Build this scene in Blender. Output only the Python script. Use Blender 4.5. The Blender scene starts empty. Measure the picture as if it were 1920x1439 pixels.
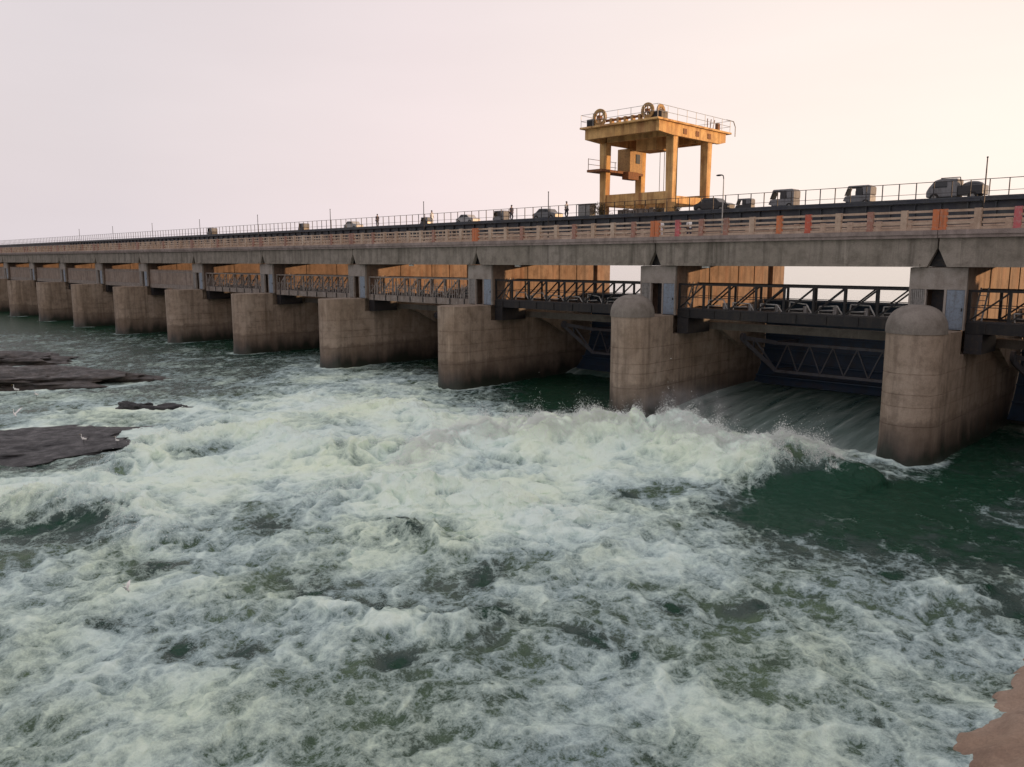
import bpy, bmesh, math, random
import numpy as np
from mathutils import Vector, Matrix, noise as mnoise
R = math.radians
random.seed(7); rng = np.random.default_rng(11)
scene = bpy.context.scene
COL = scene.collection

# ------------------------------------------------------------------ camera, sky, sun, exposure
EYE = 12.2
HEAD = R(44.2)
cd = bpy.data.cameras.new('camera'); cam = bpy.data.objects.new('camera', cd); COL.objects.link(cam)
cam.location = (0, 0, EYE)
cd.sensor_width = 36; cd.lens = 36 * 1500 / 1920
cam.rotation_euler = (R(90) - math.atan(230 / 1500), 0, HEAD)
cd.clip_start = .1; cd.clip_end = 20000
scene.camera = cam
scene.view_settings.view_transform = 'Standard'; scene.view_settings.look = 'None'
scene.view_settings.gamma = 1; scene.view_settings.exposure = 0.12
scene.view_settings.use_curve_mapping = False
SUN_EL = R(4.8); SUN_AZ = R(46)          # azimuth measured from +Y (across the river) towards +X (along the barrage)
SD = Vector((math.sin(SUN_AZ) * math.cos(SUN_EL), math.cos(SUN_AZ) * math.cos(SUN_EL), math.sin(SUN_EL)))
w = bpy.data.worlds.new('World'); scene.world = w; w.use_nodes = True
nt = w.node_tree; nt.nodes.clear()
def wn(t, **k):
    n = nt.nodes.new(t)
    for a, b in k.items(): setattr(n, a, b)
    return n
sky = wn('ShaderNodeTexSky', sky_type='NISHITA'); sky.sun_disc = False
sky.sun_elevation = SUN_EL; sky.sun_rotation = SUN_AZ; sky.dust_density = 6; sky.air_density = 1.5
tc = wn('ShaderNodeTexCoord')
dot = wn('ShaderNodeVectorMath', operation='DOT_PRODUCT'); dot.inputs[1].default_value = Vector((SD.x, SD.y, 0)).normalized()
nt.links.new(tc.outputs['Generated'], dot.inputs[0])
ramp = wn('ShaderNodeValToRGB')
mr = wn('ShaderNodeMapRange'); mr.inputs[1].default_value = -1; mr.inputs[2].default_value = 1
nt.links.new(dot.outputs['Value'], mr.inputs[0]); nt.links.new(mr.outputs[0], ramp.inputs[0])
er = ramp.color_ramp
er.elements[0].position = 0.0; er.elements[0].color = (.72, .65, .675, 1)
er.elements[1].position = 1.0; er.elements[1].color = (1.18, 1.02, .86, 1)
for p, c in ((.28, (.75, .675, .70, 1)), (.45, (.93, .79, .79, 1)), (.66, (1.08, .93, .84, 1))):
    e = er.elements.new(p); e.color = c
sep = wn('ShaderNodeSeparateXYZ'); nt.links.new(tc.outputs['Generated'], sep.inputs[0])
hz = wn('ShaderNodeMapRange'); hz.inputs[1].default_value = -.02; hz.inputs[2].default_value = .9
hz.inputs[3].default_value = 1; hz.inputs[4].default_value = 0
nt.links.new(sep.outputs['Z'], hz.inputs[0])
zc = wn('ShaderNodeMixRGB'); zc.inputs[1].default_value = (.70, .65, .68, 1)
nt.links.new(hz.outputs[0], zc.inputs[0]); nt.links.new(ramp.outputs[0], zc.inputs[2])
sc10 = wn('ShaderNodeVectorMath', operation='SCALE'); sc10.inputs['Scale'].default_value = 9.3
hn = wn('ShaderNodeTexNoise'); hn.inputs['Scale'].default_value = 1.6; hn.inputs['Detail'].default_value = 5
hm = wn('ShaderNodeMapping'); hm.inputs['Scale'].default_value = (1, 1, 5); nt.links.new(tc.outputs['Generated'], hm.inputs[0]); nt.links.new(hm.outputs[0], hn.inputs['Vector'])
hr = wn('ShaderNodeMapRange'); hr.inputs[1].default_value = .3; hr.inputs[2].default_value = .7; hr.inputs[3].default_value = .965; hr.inputs[4].default_value = 1.03
nt.links.new(hn.outputs['Fac'], hr.inputs[0])
hv = wn('ShaderNodeVectorMath', operation='SCALE'); nt.links.new(zc.outputs[0], hv.inputs[0]); nt.links.new(hr.outputs[0], hv.inputs['Scale'])
nt.links.new(hv.outputs[0], sc10.inputs[0])
nsc = wn('ShaderNodeVectorMath', operation='SCALE'); nsc.inputs['Scale'].default_value = .22
nt.links.new(sky.outputs[0], nsc.inputs[0])
add = wn('ShaderNodeVectorMath', operation='ADD'); nt.links.new(sc10.outputs[0], add.inputs[0]); nt.links.new(nsc.outputs[0], add.inputs[1])
bg = wn('ShaderNodeBackground'); bg.inputs[1].default_value = .1
out = wn('ShaderNodeOutputWorld'); nt.links.new(add.outputs[0], bg.inputs[0]); nt.links.new(bg.outputs[0], out.inputs[0])
sl = bpy.data.lights.new('sun', 'SUN'); sl.energy = 3.9; sl.angle = R(.6); sl.color = (1, .60, .31)
so = bpy.data.objects.new('sun', sl); COL.objects.link(so)
so.rotation_euler = (-SD).to_track_quat('-Z', 'Y').to_euler()

# ------------------------------------------------------------------ helpers
def tag(o, label=None, cat=None, group=None, kind=None):
    if label: o['label'] = label
    if cat: o['category'] = cat
    if group: o['group'] = group
    if kind: o['kind'] = kind
    return o
def empty(name, loc=(0, 0, 0), rz=0, label=None, cat=None, group=None):
    o = bpy.data.objects.new(name, None); COL.objects.link(o)
    o.location = loc; o.rotation_euler = (0, 0, rz); o.empty_display_size = .3
    return tag(o, label, cat, group)
def copy_tree(o, parent=None):
    c = o.copy(); COL.objects.link(c); c.parent = parent
    for k in ('label', 'group', 'category'):
        pass
    for ch in list(o.children): copy_tree(ch, c)
    return c
class MB:
    def __init__(s): s.v = []; s.f = []; s.b = 0
    def poly(s, vs, fs):
        n = len(s.v); s.v += [tuple(p) for p in vs]; s.f += [tuple(i + n for i in f) for f in fs]; return s
    def box(s, x0, x1, y0, y1, z0, z1):
        return s.poly([(x0, y0, z0), (x1, y0, z0), (x1, y1, z0), (x0, y1, z0), (x0, y0, z1), (x1, y0, z1), (x1, y1, z1), (x0, y1, z1)],
                      [(0, 3, 2, 1), (4, 5, 6, 7), (0, 1, 5, 4), (1, 2, 6, 5), (2, 3, 7, 6), (3, 0, 4, 7)])
    def bar(s, p, q, a, b=None, up=(0, 0, 1)):
        b = b or a; p = Vector(p); q = Vector(q); d = (q - p).normalized(); u = Vector(up)
        if abs(d.dot(u)) > .98: u = Vector((0, 1, 0))
        r = d.cross(u).normalized(); u = r.cross(d)
        vs = [e + r * i * a / 2 + u * j * b / 2 for e in (p, q) for i, j in ((-1, -1), (1, -1), (1, 1), (-1, 1))]
        return s.poly(vs, [(3, 2, 1, 0), (4, 5, 6, 7), (0, 1, 5, 4), (1, 2, 6, 5), (2, 3, 7, 6), (3, 0, 4, 7)])
    def prism(s, pts, axis, a, b):
        n = len(pts)
        def P(u, v, t): return {'x': (t, u, v), 'y': (u, t, v), 'z': (u, v, t)}[axis]
        vs = [P(u, v, a) for u, v in pts] + [P(u, v, b) for u, v in pts]
        fs = [tuple(range(n)), tuple(range(2 * n - 1, n - 1, -1))] + [(i, i + n, (i + 1) % n + n, (i + 1) % n) for i in range(n)]
        return s.poly(vs, fs)
    def cyl(s, p, q, r, n=12, r2=None):
        r2 = r if r2 is None else r2; p = Vector(p); q = Vector(q); d = (q - p).normalized()
        u = Vector((0, 0, 1)) if abs(d.z) < .9 else Vector((1, 0, 0)); a = d.cross(u).normalized(); b = a.cross(d)
        vs = [e + (a * math.cos(2 * math.pi * i / n) + b * math.sin(2 * math.pi * i / n)) * rr for e, rr in ((p, r), (q, r2)) for i in range(n)]
        return s.poly(vs, [tuple(range(n - 1, -1, -1)), tuple(range(n, 2 * n))] + [(i, (i + 1) % n, (i + 1) % n + n, i + n) for i in range(n)])
    def tube(s, pts, r, n=6):
        for a, b in zip(pts[:-1], pts[1:]): s.cyl(a, b, r, n)
        return s
    def ell(s, c, r, n=10, m=7):
        vs = []; 
        for j in range(m + 1):
            t = math.pi * j / m
            for i in range(n):
                a = 2 * math.pi * i / n
                vs.append((c[0] + r[0] * math.sin(t) * math.cos(a), c[1] + r[1] * math.sin(t) * math.sin(a), c[2] + r[2] * math.cos(t)))
        fs = [(j * n + i, (j + 1) * n + i, (j + 1) * n + (i + 1) % n, j * n + (i + 1) % n) for j in range(m) for i in range(n)]
        return s.poly(vs, fs)
    def mesh(s, name, mat, smooth=False):
        me = bpy.data.meshes.new(name); me.from_pydata(s.v, [], s.f); me.materials.append(mat)
        bm = bmesh.new(); bm.from_mesh(me); bmesh.ops.recalc_face_normals(bm, faces=bm.faces); bm.to_mesh(me); bm.free()
        if smooth: me.shade_smooth()
        return me
    def build(s, name, mat, parent=None, smooth=False, bevel=0):
        o = bpy.data.objects.new(name, s.mesh(name, mat, smooth)); COL.objects.link(o); o.parent = parent
        if bevel:
            m = o.modifiers.new('bevel', 'BEVEL'); m.width = bevel; m.segments = 2; m.limit_method = 'ANGLE'
        return o
def inst(name, me, parent, loc=(0, 0, 0), rot=(0, 0, 0), scale=(1, 1, 1)):
    o = bpy.data.objects.new(name, me); COL.objects.link(o); o.parent = parent
    o.location = loc; o.rotation_euler = rot; o.scale = scale
    return o
ORD = ['first', 'second', 'third', 'fourth', 'fifth', 'sixth', 'seventh', 'eighth', 'ninth', 'tenth', 'eleventh', 'twelfth']

# ------------------------------------------------------------------ materials
def mat(name):
    m = bpy.data.materials.new(name); m.use_nodes = True; t = m.node_tree; t.nodes.clear()
    o = t.nodes.new('ShaderNodeOutputMaterial'); b = t.nodes.new('ShaderNodeBsdfPrincipled'); t.links.new(b.outputs[0], o.inputs[0])
    return m, t, b
def nd(t, k, ins=None, **kw):
    n = t.nodes.new(k)
    for a, b in kw.items(): setattr(n, a, b)
    for a, b in (ins or {}).items():
        if isinstance(b, bpy.types.NodeSocket): t.links.new(b, n.inputs[a])
        else: n.inputs[a].default_value = b
    return n
def c4(c): return (c[0], c[1], c[2], 1)
def mixc(t, f, a, b, mode='MIX'):
    return nd(t, 'ShaderNodeMixRGB', {0: f, 1: a if isinstance(a, bpy.types.NodeSocket) else c4(a), 2: b if isinstance(b, bpy.types.NodeSocket) else c4(b)}, blend_type=mode).outputs[0]
def noise(t, vec, scale, detail=4, rough=.55, dist=0):
    return nd(t, 'ShaderNodeTexNoise', {'Vector': vec, 'Scale': scale, 'Detail': detail, 'Roughness': rough, 'Distortion': dist}).outputs['Fac']
def mrange(t, v, a, b, c=0, d=1):
    return nd(t, 'ShaderNodeMapRange', {0: v, 1: a, 2: b, 3: c, 4: d}).outputs[0]
def math_(t, op, a, b=0):
    return nd(t, 'ShaderNodeMath', {0: a, 1: b}, operation=op).outputs[0]
def pos(t, sx=1, sy=1, sz=1, obj=False):
    p = nd(t, 'ShaderNodeTexCoord').outputs['Object'] if obj else nd(t, 'ShaderNodeNewGeometry').outputs['Position']
    return nd(t, 'ShaderNodeVectorMath', {0: p, 1: (sx, sy, sz)}, operation='MULTIPLY').outputs[0]
def concrete(name, base, dark, light, wet=False, streak=.6, bump=.25, rough=.85, rust=0):
    m, t, b = mat(name)
    P = pos(t); S = pos(t, 1, 1, .07)
    big = mrange(t, noise(t, P, .22, 5), .35, .68)
    c = mixc(t, big, base, light)
    c = mixc(t, mrange(t, noise(t, P, 1.1, 6, .65), .45, .72, 0, .75), c, dark)
    st = mrange(t, noise(t, S, 1.7, 5, .6), .48, .75, 0, streak)
    c = mixc(t, st, c, [x * .75 for x in dark])
    ef = mrange(t, noise(t, S, 2.9, 4, .6), .60, .75, 0, .35)
    c = mixc(t, ef, c, [min(1, x * 1.5) for x in light])
    if rust:
        rs = mrange(t, noise(t, pos(t, 1, 1, .12), 1.1, 4, .6), .5, .7, 0, rust)
        c = mixc(t, rs, c, (.30, .12, .05))
    sp = mrange(t, noise(t, P, 14, 3, .7), .3, .75, .82, 1.12)
    c = mixc(t, 1.0, c, nd(t, 'ShaderNodeCombineXYZ', {0: sp, 1: sp, 2: sp}).outputs[0], 'MULTIPLY')
    r = rough
    if wet:
        z = nd(t, 'ShaderNodeSeparateXYZ', {0: P}).outputs['Z']
        zz = math_(t, 'ADD', z, mrange(t, noise(t, pos(t, 1, 1, .25), .9, 4), .3, .7, -.5, .6))
        tide = math_(t, 'ADD', z, mrange(t, noise(t, pos(t, 1, 1, .6), .6, 5, .7), .3, .7, -.35, .35))
        c = mixc(t, mrange(t, tide, 2.75, 2.55, 0, .42), c, (.10, .07, .052))
        wf = mrange(t, zz, 2.0, .5)
        c = mixc(t, mrange(t, zz, 2.8, .9, 0, .45), c, (.085, .06, .045))
        c = mixc(t, wf, c, (.030, .026, .022))
        r = mrange(t, zz, 2.2, .4, rough, .35)
        ms = mrange(t, zz, 1.0, .2, 0, .6)
        c = mixc(t, ms, c, (.018, .03, .018))
    t.links.new(c, b.inputs['Base Color'])
    if isinstance(r, bpy.types.NodeSocket): t.links.new(r, b.inputs['Roughness'])
    else: b.inputs['Roughness'].default_value = r
    hgt = math_(t, 'ADD', noise(t, P, 6, 8, .7), math_(t, 'MULTIPLY', noise(t, S, 3, 4), .8))
    t.links.new(nd(t, 'ShaderNodeBump', {'Strength': bump, 'Distance': .06, 'Height': hgt}).outputs[0], b.inputs['Normal'])
    return m
def painted(name, base, worn, amount=.5, rough=.55, metal=0, scale=6, dirt=(.05, .04, .03), bump=.15):
    m, t, b = mat(name)
    P = pos(t)
    c = mixc(t, mrange(t, noise(t, P, scale, 6, .7), .62 - amount * .3, .75 - amount * .1), base, worn)
    c = mixc(t, mrange(t, noise(t, pos(t, 1, 1, .15), scale * .6, 4), .5, .8, 0, .6), c, dirt)
    t.links.new(c, b.inputs['Base Color']); b.inputs['Roughness'].default_value = rough; b.inputs['Metallic'].default_value = metal
    t.links.new(nd(t, 'ShaderNodeBump', {'Strength': bump, 'Distance': .02, 'Height': noise(t, P, scale * 3, 4)}).outputs[0], b.inputs['Normal'])
    return m
M = {}
M['pier'] = concrete('pier_concrete', (.285, .215, .158), (.15, .108, .076), (.40, .325, .26), wet=True, streak=.75)
M['column'] = concrete('column_concrete', (.27, .24, .215), (.16, .13, .105), (.34, .31, .28), streak=.3)
M['cap'] = concrete('cap_concrete', (.17, .15, .13), (.09, .075, .06), (.24, .215, .19), streak=.3)
M['girder'] = concrete('girder_concrete', (.23, .205, .17), (.10, .088, .07), (.29, .26, .225), streak=.9)
M['slab'] = concrete('slab_concrete', (.24, .20, .18), (.13, .10, .09), (.34, .28, .26), streak=.5)
M['rail'] = concrete('rail_concrete', (.42, .30, .22), (.25, .165, .12), (.55, .44, .35), streak=.3)
M['tower'] = concrete('tower_concrete', (.66, .39, .14), (.30, .15, .055), (.72, .48, .22), streak=1.0, rust=.7)
M['wall'] = concrete('wall_concrete', (.215, .145, .105), (.11, .07, .05), (.30, .22, .17), streak=1.0, rust=.3)
M['red'] = painted('red_paint', (.48, .09, .05), (.38, .25, .20), .35)
M['orange'] = painted('orange_paint', (.52, .15, .05), (.36, .24, .18), .4)
M['brownpost'] = painted('brown_paint', (.30, .14, .10), (.36, .27, .23), .5)
M['pinkred'] = painted('crimson_paint', (.48, .10, .11), (.40, .28, .26), .4)
M['black'] = painted('black_steel', (.012, .012, .014), (.03, .025, .022), .4, .6, .3)
M['darksteel'] = painted('dark_steel', (.028, .028, .032), (.07, .05, .04), .4, .55, .4)
M['plate'] = painted('plate_girder_paint', (.030, .036, .050), (.06, .07, .075), .6, .5, .2, 1.6)
M['navy'] = painted('gate_paint', (.035, .065, .115), (.04, .06, .08), .4, .5, .2, 2)
M['navylight'] = painted('gate_arm_paint', (.13, .135, .16), (.12, .11, .11), .5, .5, .2, 3)
M['grey'] = painted('grey_steel', (.25, .25, .25), (.14, .12, .10), .5, .5, .2)
M['galv'] = painted('galvanised_steel', (.36, .35, .34), (.22, .20, .18), .4, .45, .5)
M['bluedoor'] = painted('blue_door_paint', (.20, .25, .31), (.13, .14, .16), .5, .6)
M['shutter'] = painted('shutter_paint', (.24, .23, .22), (.12, .11, .10), .5, .6)
M['rust'] = painted('rusty_steel', (.22, .09, .035), (.10, .045, .025), .5, .8)
M['yellow'] = painted('ochre_paint', (.42, .26, .10), (.22, .11, .05), .5, .7)
M['white'] = painted('white_paint', (.72, .72, .70), (.55, .53, .50), .2, .5)
M['tyre'] = painted('tyre_rubber', (.015, .015, .015), (.03, .03, .03), .3, .9)
M['carwhite'] = painted('car_white', (.38, .38, .385), (.3, .3, .3), .1, .3)
M['cargrey'] = painted('car_grey', (.15, .155, .165), (.12, .12, .13), .1, .35, .3)
M['cardark'] = painted('car_dark', (.02, .02, .024), (.03, .03, .03), .1, .3)
M['tarp'] = painted('tarpaulin', (.20, .205, .215), (.13, .13, .14), .5, .8)
M['skin'] = painted('skin', (.22, .12, .075), (.2, .11, .07), .1, .6, bump=0)
M['clothwhite'] = painted('white_cotton', (.75, .76, .78), (.65, .66, .68), .2, .9, bump=0)
M['clothdark'] = painted('dark_cotton', (.06, .06, .09), (.05, .05, .07), .2, .9, bump=0)
M['clothblue'] = painted('pale_blue_cotton', (.45, .56, .62), (.4, .5, .56), .2, .9, bump=0)
M['hair'] = painted('black_hair', (.012, .01, .01), (.02, .015, .012), .2, .8, bump=0)
M['beak'] = painted('beak_yellow', (.45, .30, .06), (.4, .26, .05), .1, .6, bump=0)
M['feather'] = painted('white_feather', (.8, .8, .78), (.72, .72, .7), .1, .9, bump=0)
M['leaf'] = painted('dry_leaf', (.13, .085, .035), (.06, .065, .025), .6, .8, scale=4)
M['twig'] = painted('twig_bark', (.09, .06, .04), (.06, .04, .03), .4, .9)
M['wallpanel'] = concrete('parapet_panel_concrete', (.25, .19, .15), (.14, .10, .08), (.32, .26, .22), streak=.8)
M['galvtan'] = painted('weathered_picket', (.27, .24, .22), (.16, .12, .10), .5, .7, 0, 3)
def glassm():
    m, t, b = mat('window_glass'); b.inputs['Base Color'].default_value = (.02, .025, .03, 1); b.inputs['Roughness'].default_value = .08
    return m
M['glass'] = glassm()
def rockm():
    m, t, b = mat('wet_rock'); P = pos(t)
    c = mixc(t, mrange(t, noise(t, P, .8, 8, .7), .4, .65), (.014, .012, .011), (.05, .038, .03))
    c = mixc(t, mrange(t, noise(t, P, 3, 5, .7), .62, .72, 0, .5), c, (.13, .115, .10))
    t.links.new(c, b.inputs['Base Color']); t.links.new(mrange(t, noise(t, P, 1.5, 4), .3, .7, .35, .75), b.inputs['Roughness'])
    t.links.new(nd(t, 'ShaderNodeBump', {'Strength': .8, 'Distance': .15, 'Height': noise(t, P, 3.5, 9, .7)}).outputs[0], b.inputs['Normal'])
    return m
M['rock'] = rockm()
M['slate'] = M['rock'].copy(); 
for n_ in M['slate'].node_tree.nodes:
    if n_.type == 'MIX_RGB':
        for k_ in (1, 2):
            if not n_.inputs[k_].is_linked: n_.inputs[k_].default_value = [v_ * (.55 if q_ < 1 else .7 if q_ < 2 else .95) for q_, v_ in enumerate(n_.inputs[k_].default_value[:3])] + [1]
M['bank'] = concrete('bank_stone', (.30, .21, .15), (.17, .11, .08), (.36, .27, .21), streak=.1, bump=.6)

# ------------------------------------------------------------------ the river
def hash2(ix, iy, seed):
    h = (ix.astype(np.int64) * 374761393 + iy.astype(np.int64) * 668265263 + seed * 974634777) & 0xffffffff
    h = ((h ^ (h >> 13)) * 1274126177) & 0xffffffff
    return (h ^ (h >> 16)) & 0xffff
def perlin(x, y, seed=0):
    x0 = np.floor(x); y0 = np.floor(y); fx = (x - x0).astype(np.float32); fy = (y - y0).astype(np.float32)
    ux = fx * fx * fx * (fx * (fx * 6 - 15) + 10); uy = fy * fy * fy * (fy * (fy * 6 - 15) + 10)
    def g(dx, dy):
        a = hash2(x0 + dx, y0 + dy, seed).astype(np.float32) * (2 * np.pi / 65536)
        return np.cos(a) * (fx - dx) + np.sin(a) * (fy - dy)
    a = g(0, 0); b = g(1, 0); c = g(0, 1); d = g(1, 1)
    return ((a + (b - a) * ux) * (1 - uy) + (c + (d - c) * ux) * uy) * 1.5
def fbm(x, y, s, oct, seed, gain=.5):
    o = 0; a = 1; t = 0
    for i in range(oct):
        o = o + a * perlin(x / s, y / s, seed + i * 17); t += a; a *= gain; s /= 2.03
    return o / t
def polyd(x, y, pts):
    """distance to a polyline and the parameter (0..1) of the nearest point; sign > 0 on its left"""
    best = np.full(x.shape, 1e9, np.float32); par = np.zeros(x.shape, np.float32); sg = np.ones(x.shape, np.float32)
    n = len(pts) - 1
    for i in range(n):
        ax, ay = pts[i]; bx, by = pts[i + 1]; dx = bx - ax; dy = by - ay
        t = np.clip(((x - ax) * dx + (y - ay) * dy) / (dx * dx + dy * dy), 0, 1)
        ex = x - ax - t * dx; ey = y - ay - t * dy; d = np.sqrt(ex * ex + ey * ey)
        m = d < best; best = np.where(m, d, best); par = np.where(m, (i + t) / n, par)
        sg = np.where(m, np.sign(dx * ey - dy * ex), sg)
    return best, par, sg
# how foamy the river is: rows by distance along the view heading, columns across
TU = [0, 150, 300, 450, 600, 750, 900, 1050, 1200, 1350, 1500, 1650, 1800, 1920]
TV = [600, 640, 680, 720, 760, 800, 840, 880, 920, 960, 1000, 1050, 1100, 1150, 1200, 1260, 1440]
TF = [[.10]*14,
 [.30,.30,.28,.20,.1,.1,.1,.1,.1,.1,.1,.1,.1,.1],
 [.31,.32,.33,.32,.40,.26,.1,.1,.1,.1,.1,.1,.1,.1],
 [.34,.34,.34,.38,.66,.62,.30,.12,.1,.1,.1,.1,.1,.1],
 [.50,.55,.50,.66,.92,.84,.36,.12,.12,.15,.1,.1,.1,.1],
 [.46,.58,.76,.84,.86,.98,1.1,1.0,1.05,.60,.5,.2,.1,.1],
 [.12,.12,.90,.80,.72,.84,1.0,.96,.98,1.1,1.05,.66,.12,.18],
 [.30,.42,1.0,.96,.88,.80,.90,.92,.80,.92,.85,.40,.20,.22],
 [.95,1.0,.92,.74,.76,1.0,1.0,.92,.60,.42,.12,.10,.12,.15],
 [.70,.74,.66,.56,.74,.88,.90,.82,.66,.38,.14,.12,.18,.34],
 [.22,.26,.52,.62,.66,.70,.80,.74,.64,.54,.30,.18,.18,.26],
 [.50,.54,.60,.68,.68,.70,.62,.66,.62,.50,.44,.34,.26,.22],
 [.58,.64,.66,.62,.46,.44,.58,.60,.58,.54,.56,.50,.44,.40],
 [.66,.64,.54,.64,.60,.50,.46,.52,.56,.56,.60,.58,.52,.30],
 [.62,.64,.50,.58,.60,.56,.48,.56,.50,.58,.62,.54,.52,.46],
 [.64,.62,.54,.60,.60,.56,.52,.60,.54,.58,.60,.54,.52,.46],
 [.58,.60,.54,.58,.56,.56,.56,.58,.54,.56,.58,.54,.54,.48]]
def foamfield(x, y):
    F2 = (-math.sin(HEAD), math.cos(HEAD)); dep = np.maximum(x * F2[0] + y * F2[1], 1.0); lat = x * F2[1] - y * F2[0]
    p = math.atan(230 / 1500); cz = dep * math.cos(p) + EYE * math.sin(p)
    u = 960 + 1500 * lat / cz; v = 719.5 - 1500 * (dep * math.sin(p) - EYE * math.cos(p)) / cz
    T = np.array(TF, np.float32)
    iu = np.interp(u, TU, np.arange(len(TU))); iv = np.interp(v, TV, np.arange(len(TV)))
    i0 = np.clip(np.floor(iu).astype(int), 0, len(TU) - 2); j0 = np.clip(np.floor(iv).astype(int), 0, len(TV) - 2)
    a = iu - i0; b = iv - j0; a = a * a * (3 - 2 * a); b = b * b * (3 - 2 * b)
    return (T[j0, i0] * (1 - a) + T[j0, i0 + 1] * a) * (1 - b) + (T[j0 + 1, i0] * (1 - a) + T[j0 + 1, i0 + 1] * a) * b
# standing waves: crest line, height, half width on the far side, half width on the near side
RIDGES = [([(-37, 29.5), (-38.3, 34), (-36.9, 37.6), (-33.9, 38.0), (-32.1, 41.1), (-30.3, 43.2), (-26.7, 43.5), (-24.0, 42.8), (-20.9, 43.3), (-19.0, 44.4), (-16.5, 44.6), (-15.2, 44.4)], 2.05, 1.1, 2.6),
          ([(-47.0, 14.4), (-50.3, 18.3), (-52.3, 21.7), (-50.9, 26.7), (-42.4, 28.0), (-41.3, 32.4)], .95, 1.1, 2.2),
          ([(-35.3, 22.0), (-34.2, 24.5), (-31.3, 26.6), (-26.8, 27.6), (-22.8, 28.4)], .85, 1.2, 2.0),
          ([(-45.1, 8.5), (-43.1, 11.7), (-39.0, 13.2), (-33.9, 13.8)], .95, 1.6, 1.7),
          ([(-20.6, 33.7), (-20.8, 38.3), (-18.8, 42.5)], .3, 1.2, 1.2),
          ([(-10.3, 30.3), (-7.7, 31.4), (-5.9, 32.5)], .35, .8, 1.0),
          ([(-55.9, 35.0), (-53.5, 40.8), (-43.2, 38.2)], .6, 1.4, 2.5),
          ([(-29.5, 19.5), (-26.0, 21.5), (-22, 22.0)], .5, .8, 1.2),
          ([(-24, 13.5), (-20.5, 15.5), (-17.5, 19.5)], .45, .8, 1.0)]
PITS = [(-48.9, 21.6, 1.9), (-39.6, 32.7, 1.6), (-29.2, 21.5, 1.1), (-32.4, 17.9, 1.3), (-24.4, 14.8, .75), (-22.2, 16.0, .95), (-18.7, 18.4, .9),
        (-17.0, 35.1, 2.2), (-22.2, 11.3, .6), (-13.8, 19.4, .6), (-14.2, 23.5, .6), (-10.6, 31.1, .8), (-6.9, 32.1, .8), (-23.6, 33.0, 1.0),
        (-21.6, 20.4, 1.0), (-15.2, 19.1, .7), (-26.5, 20.6, 1.1), (-27.5, 8.7, .8), (-24.2, 9.8, .6), (-31, 12.0, .8), (-12.5, 25.5, .7), (-19, 14.2, .6)]
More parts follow.
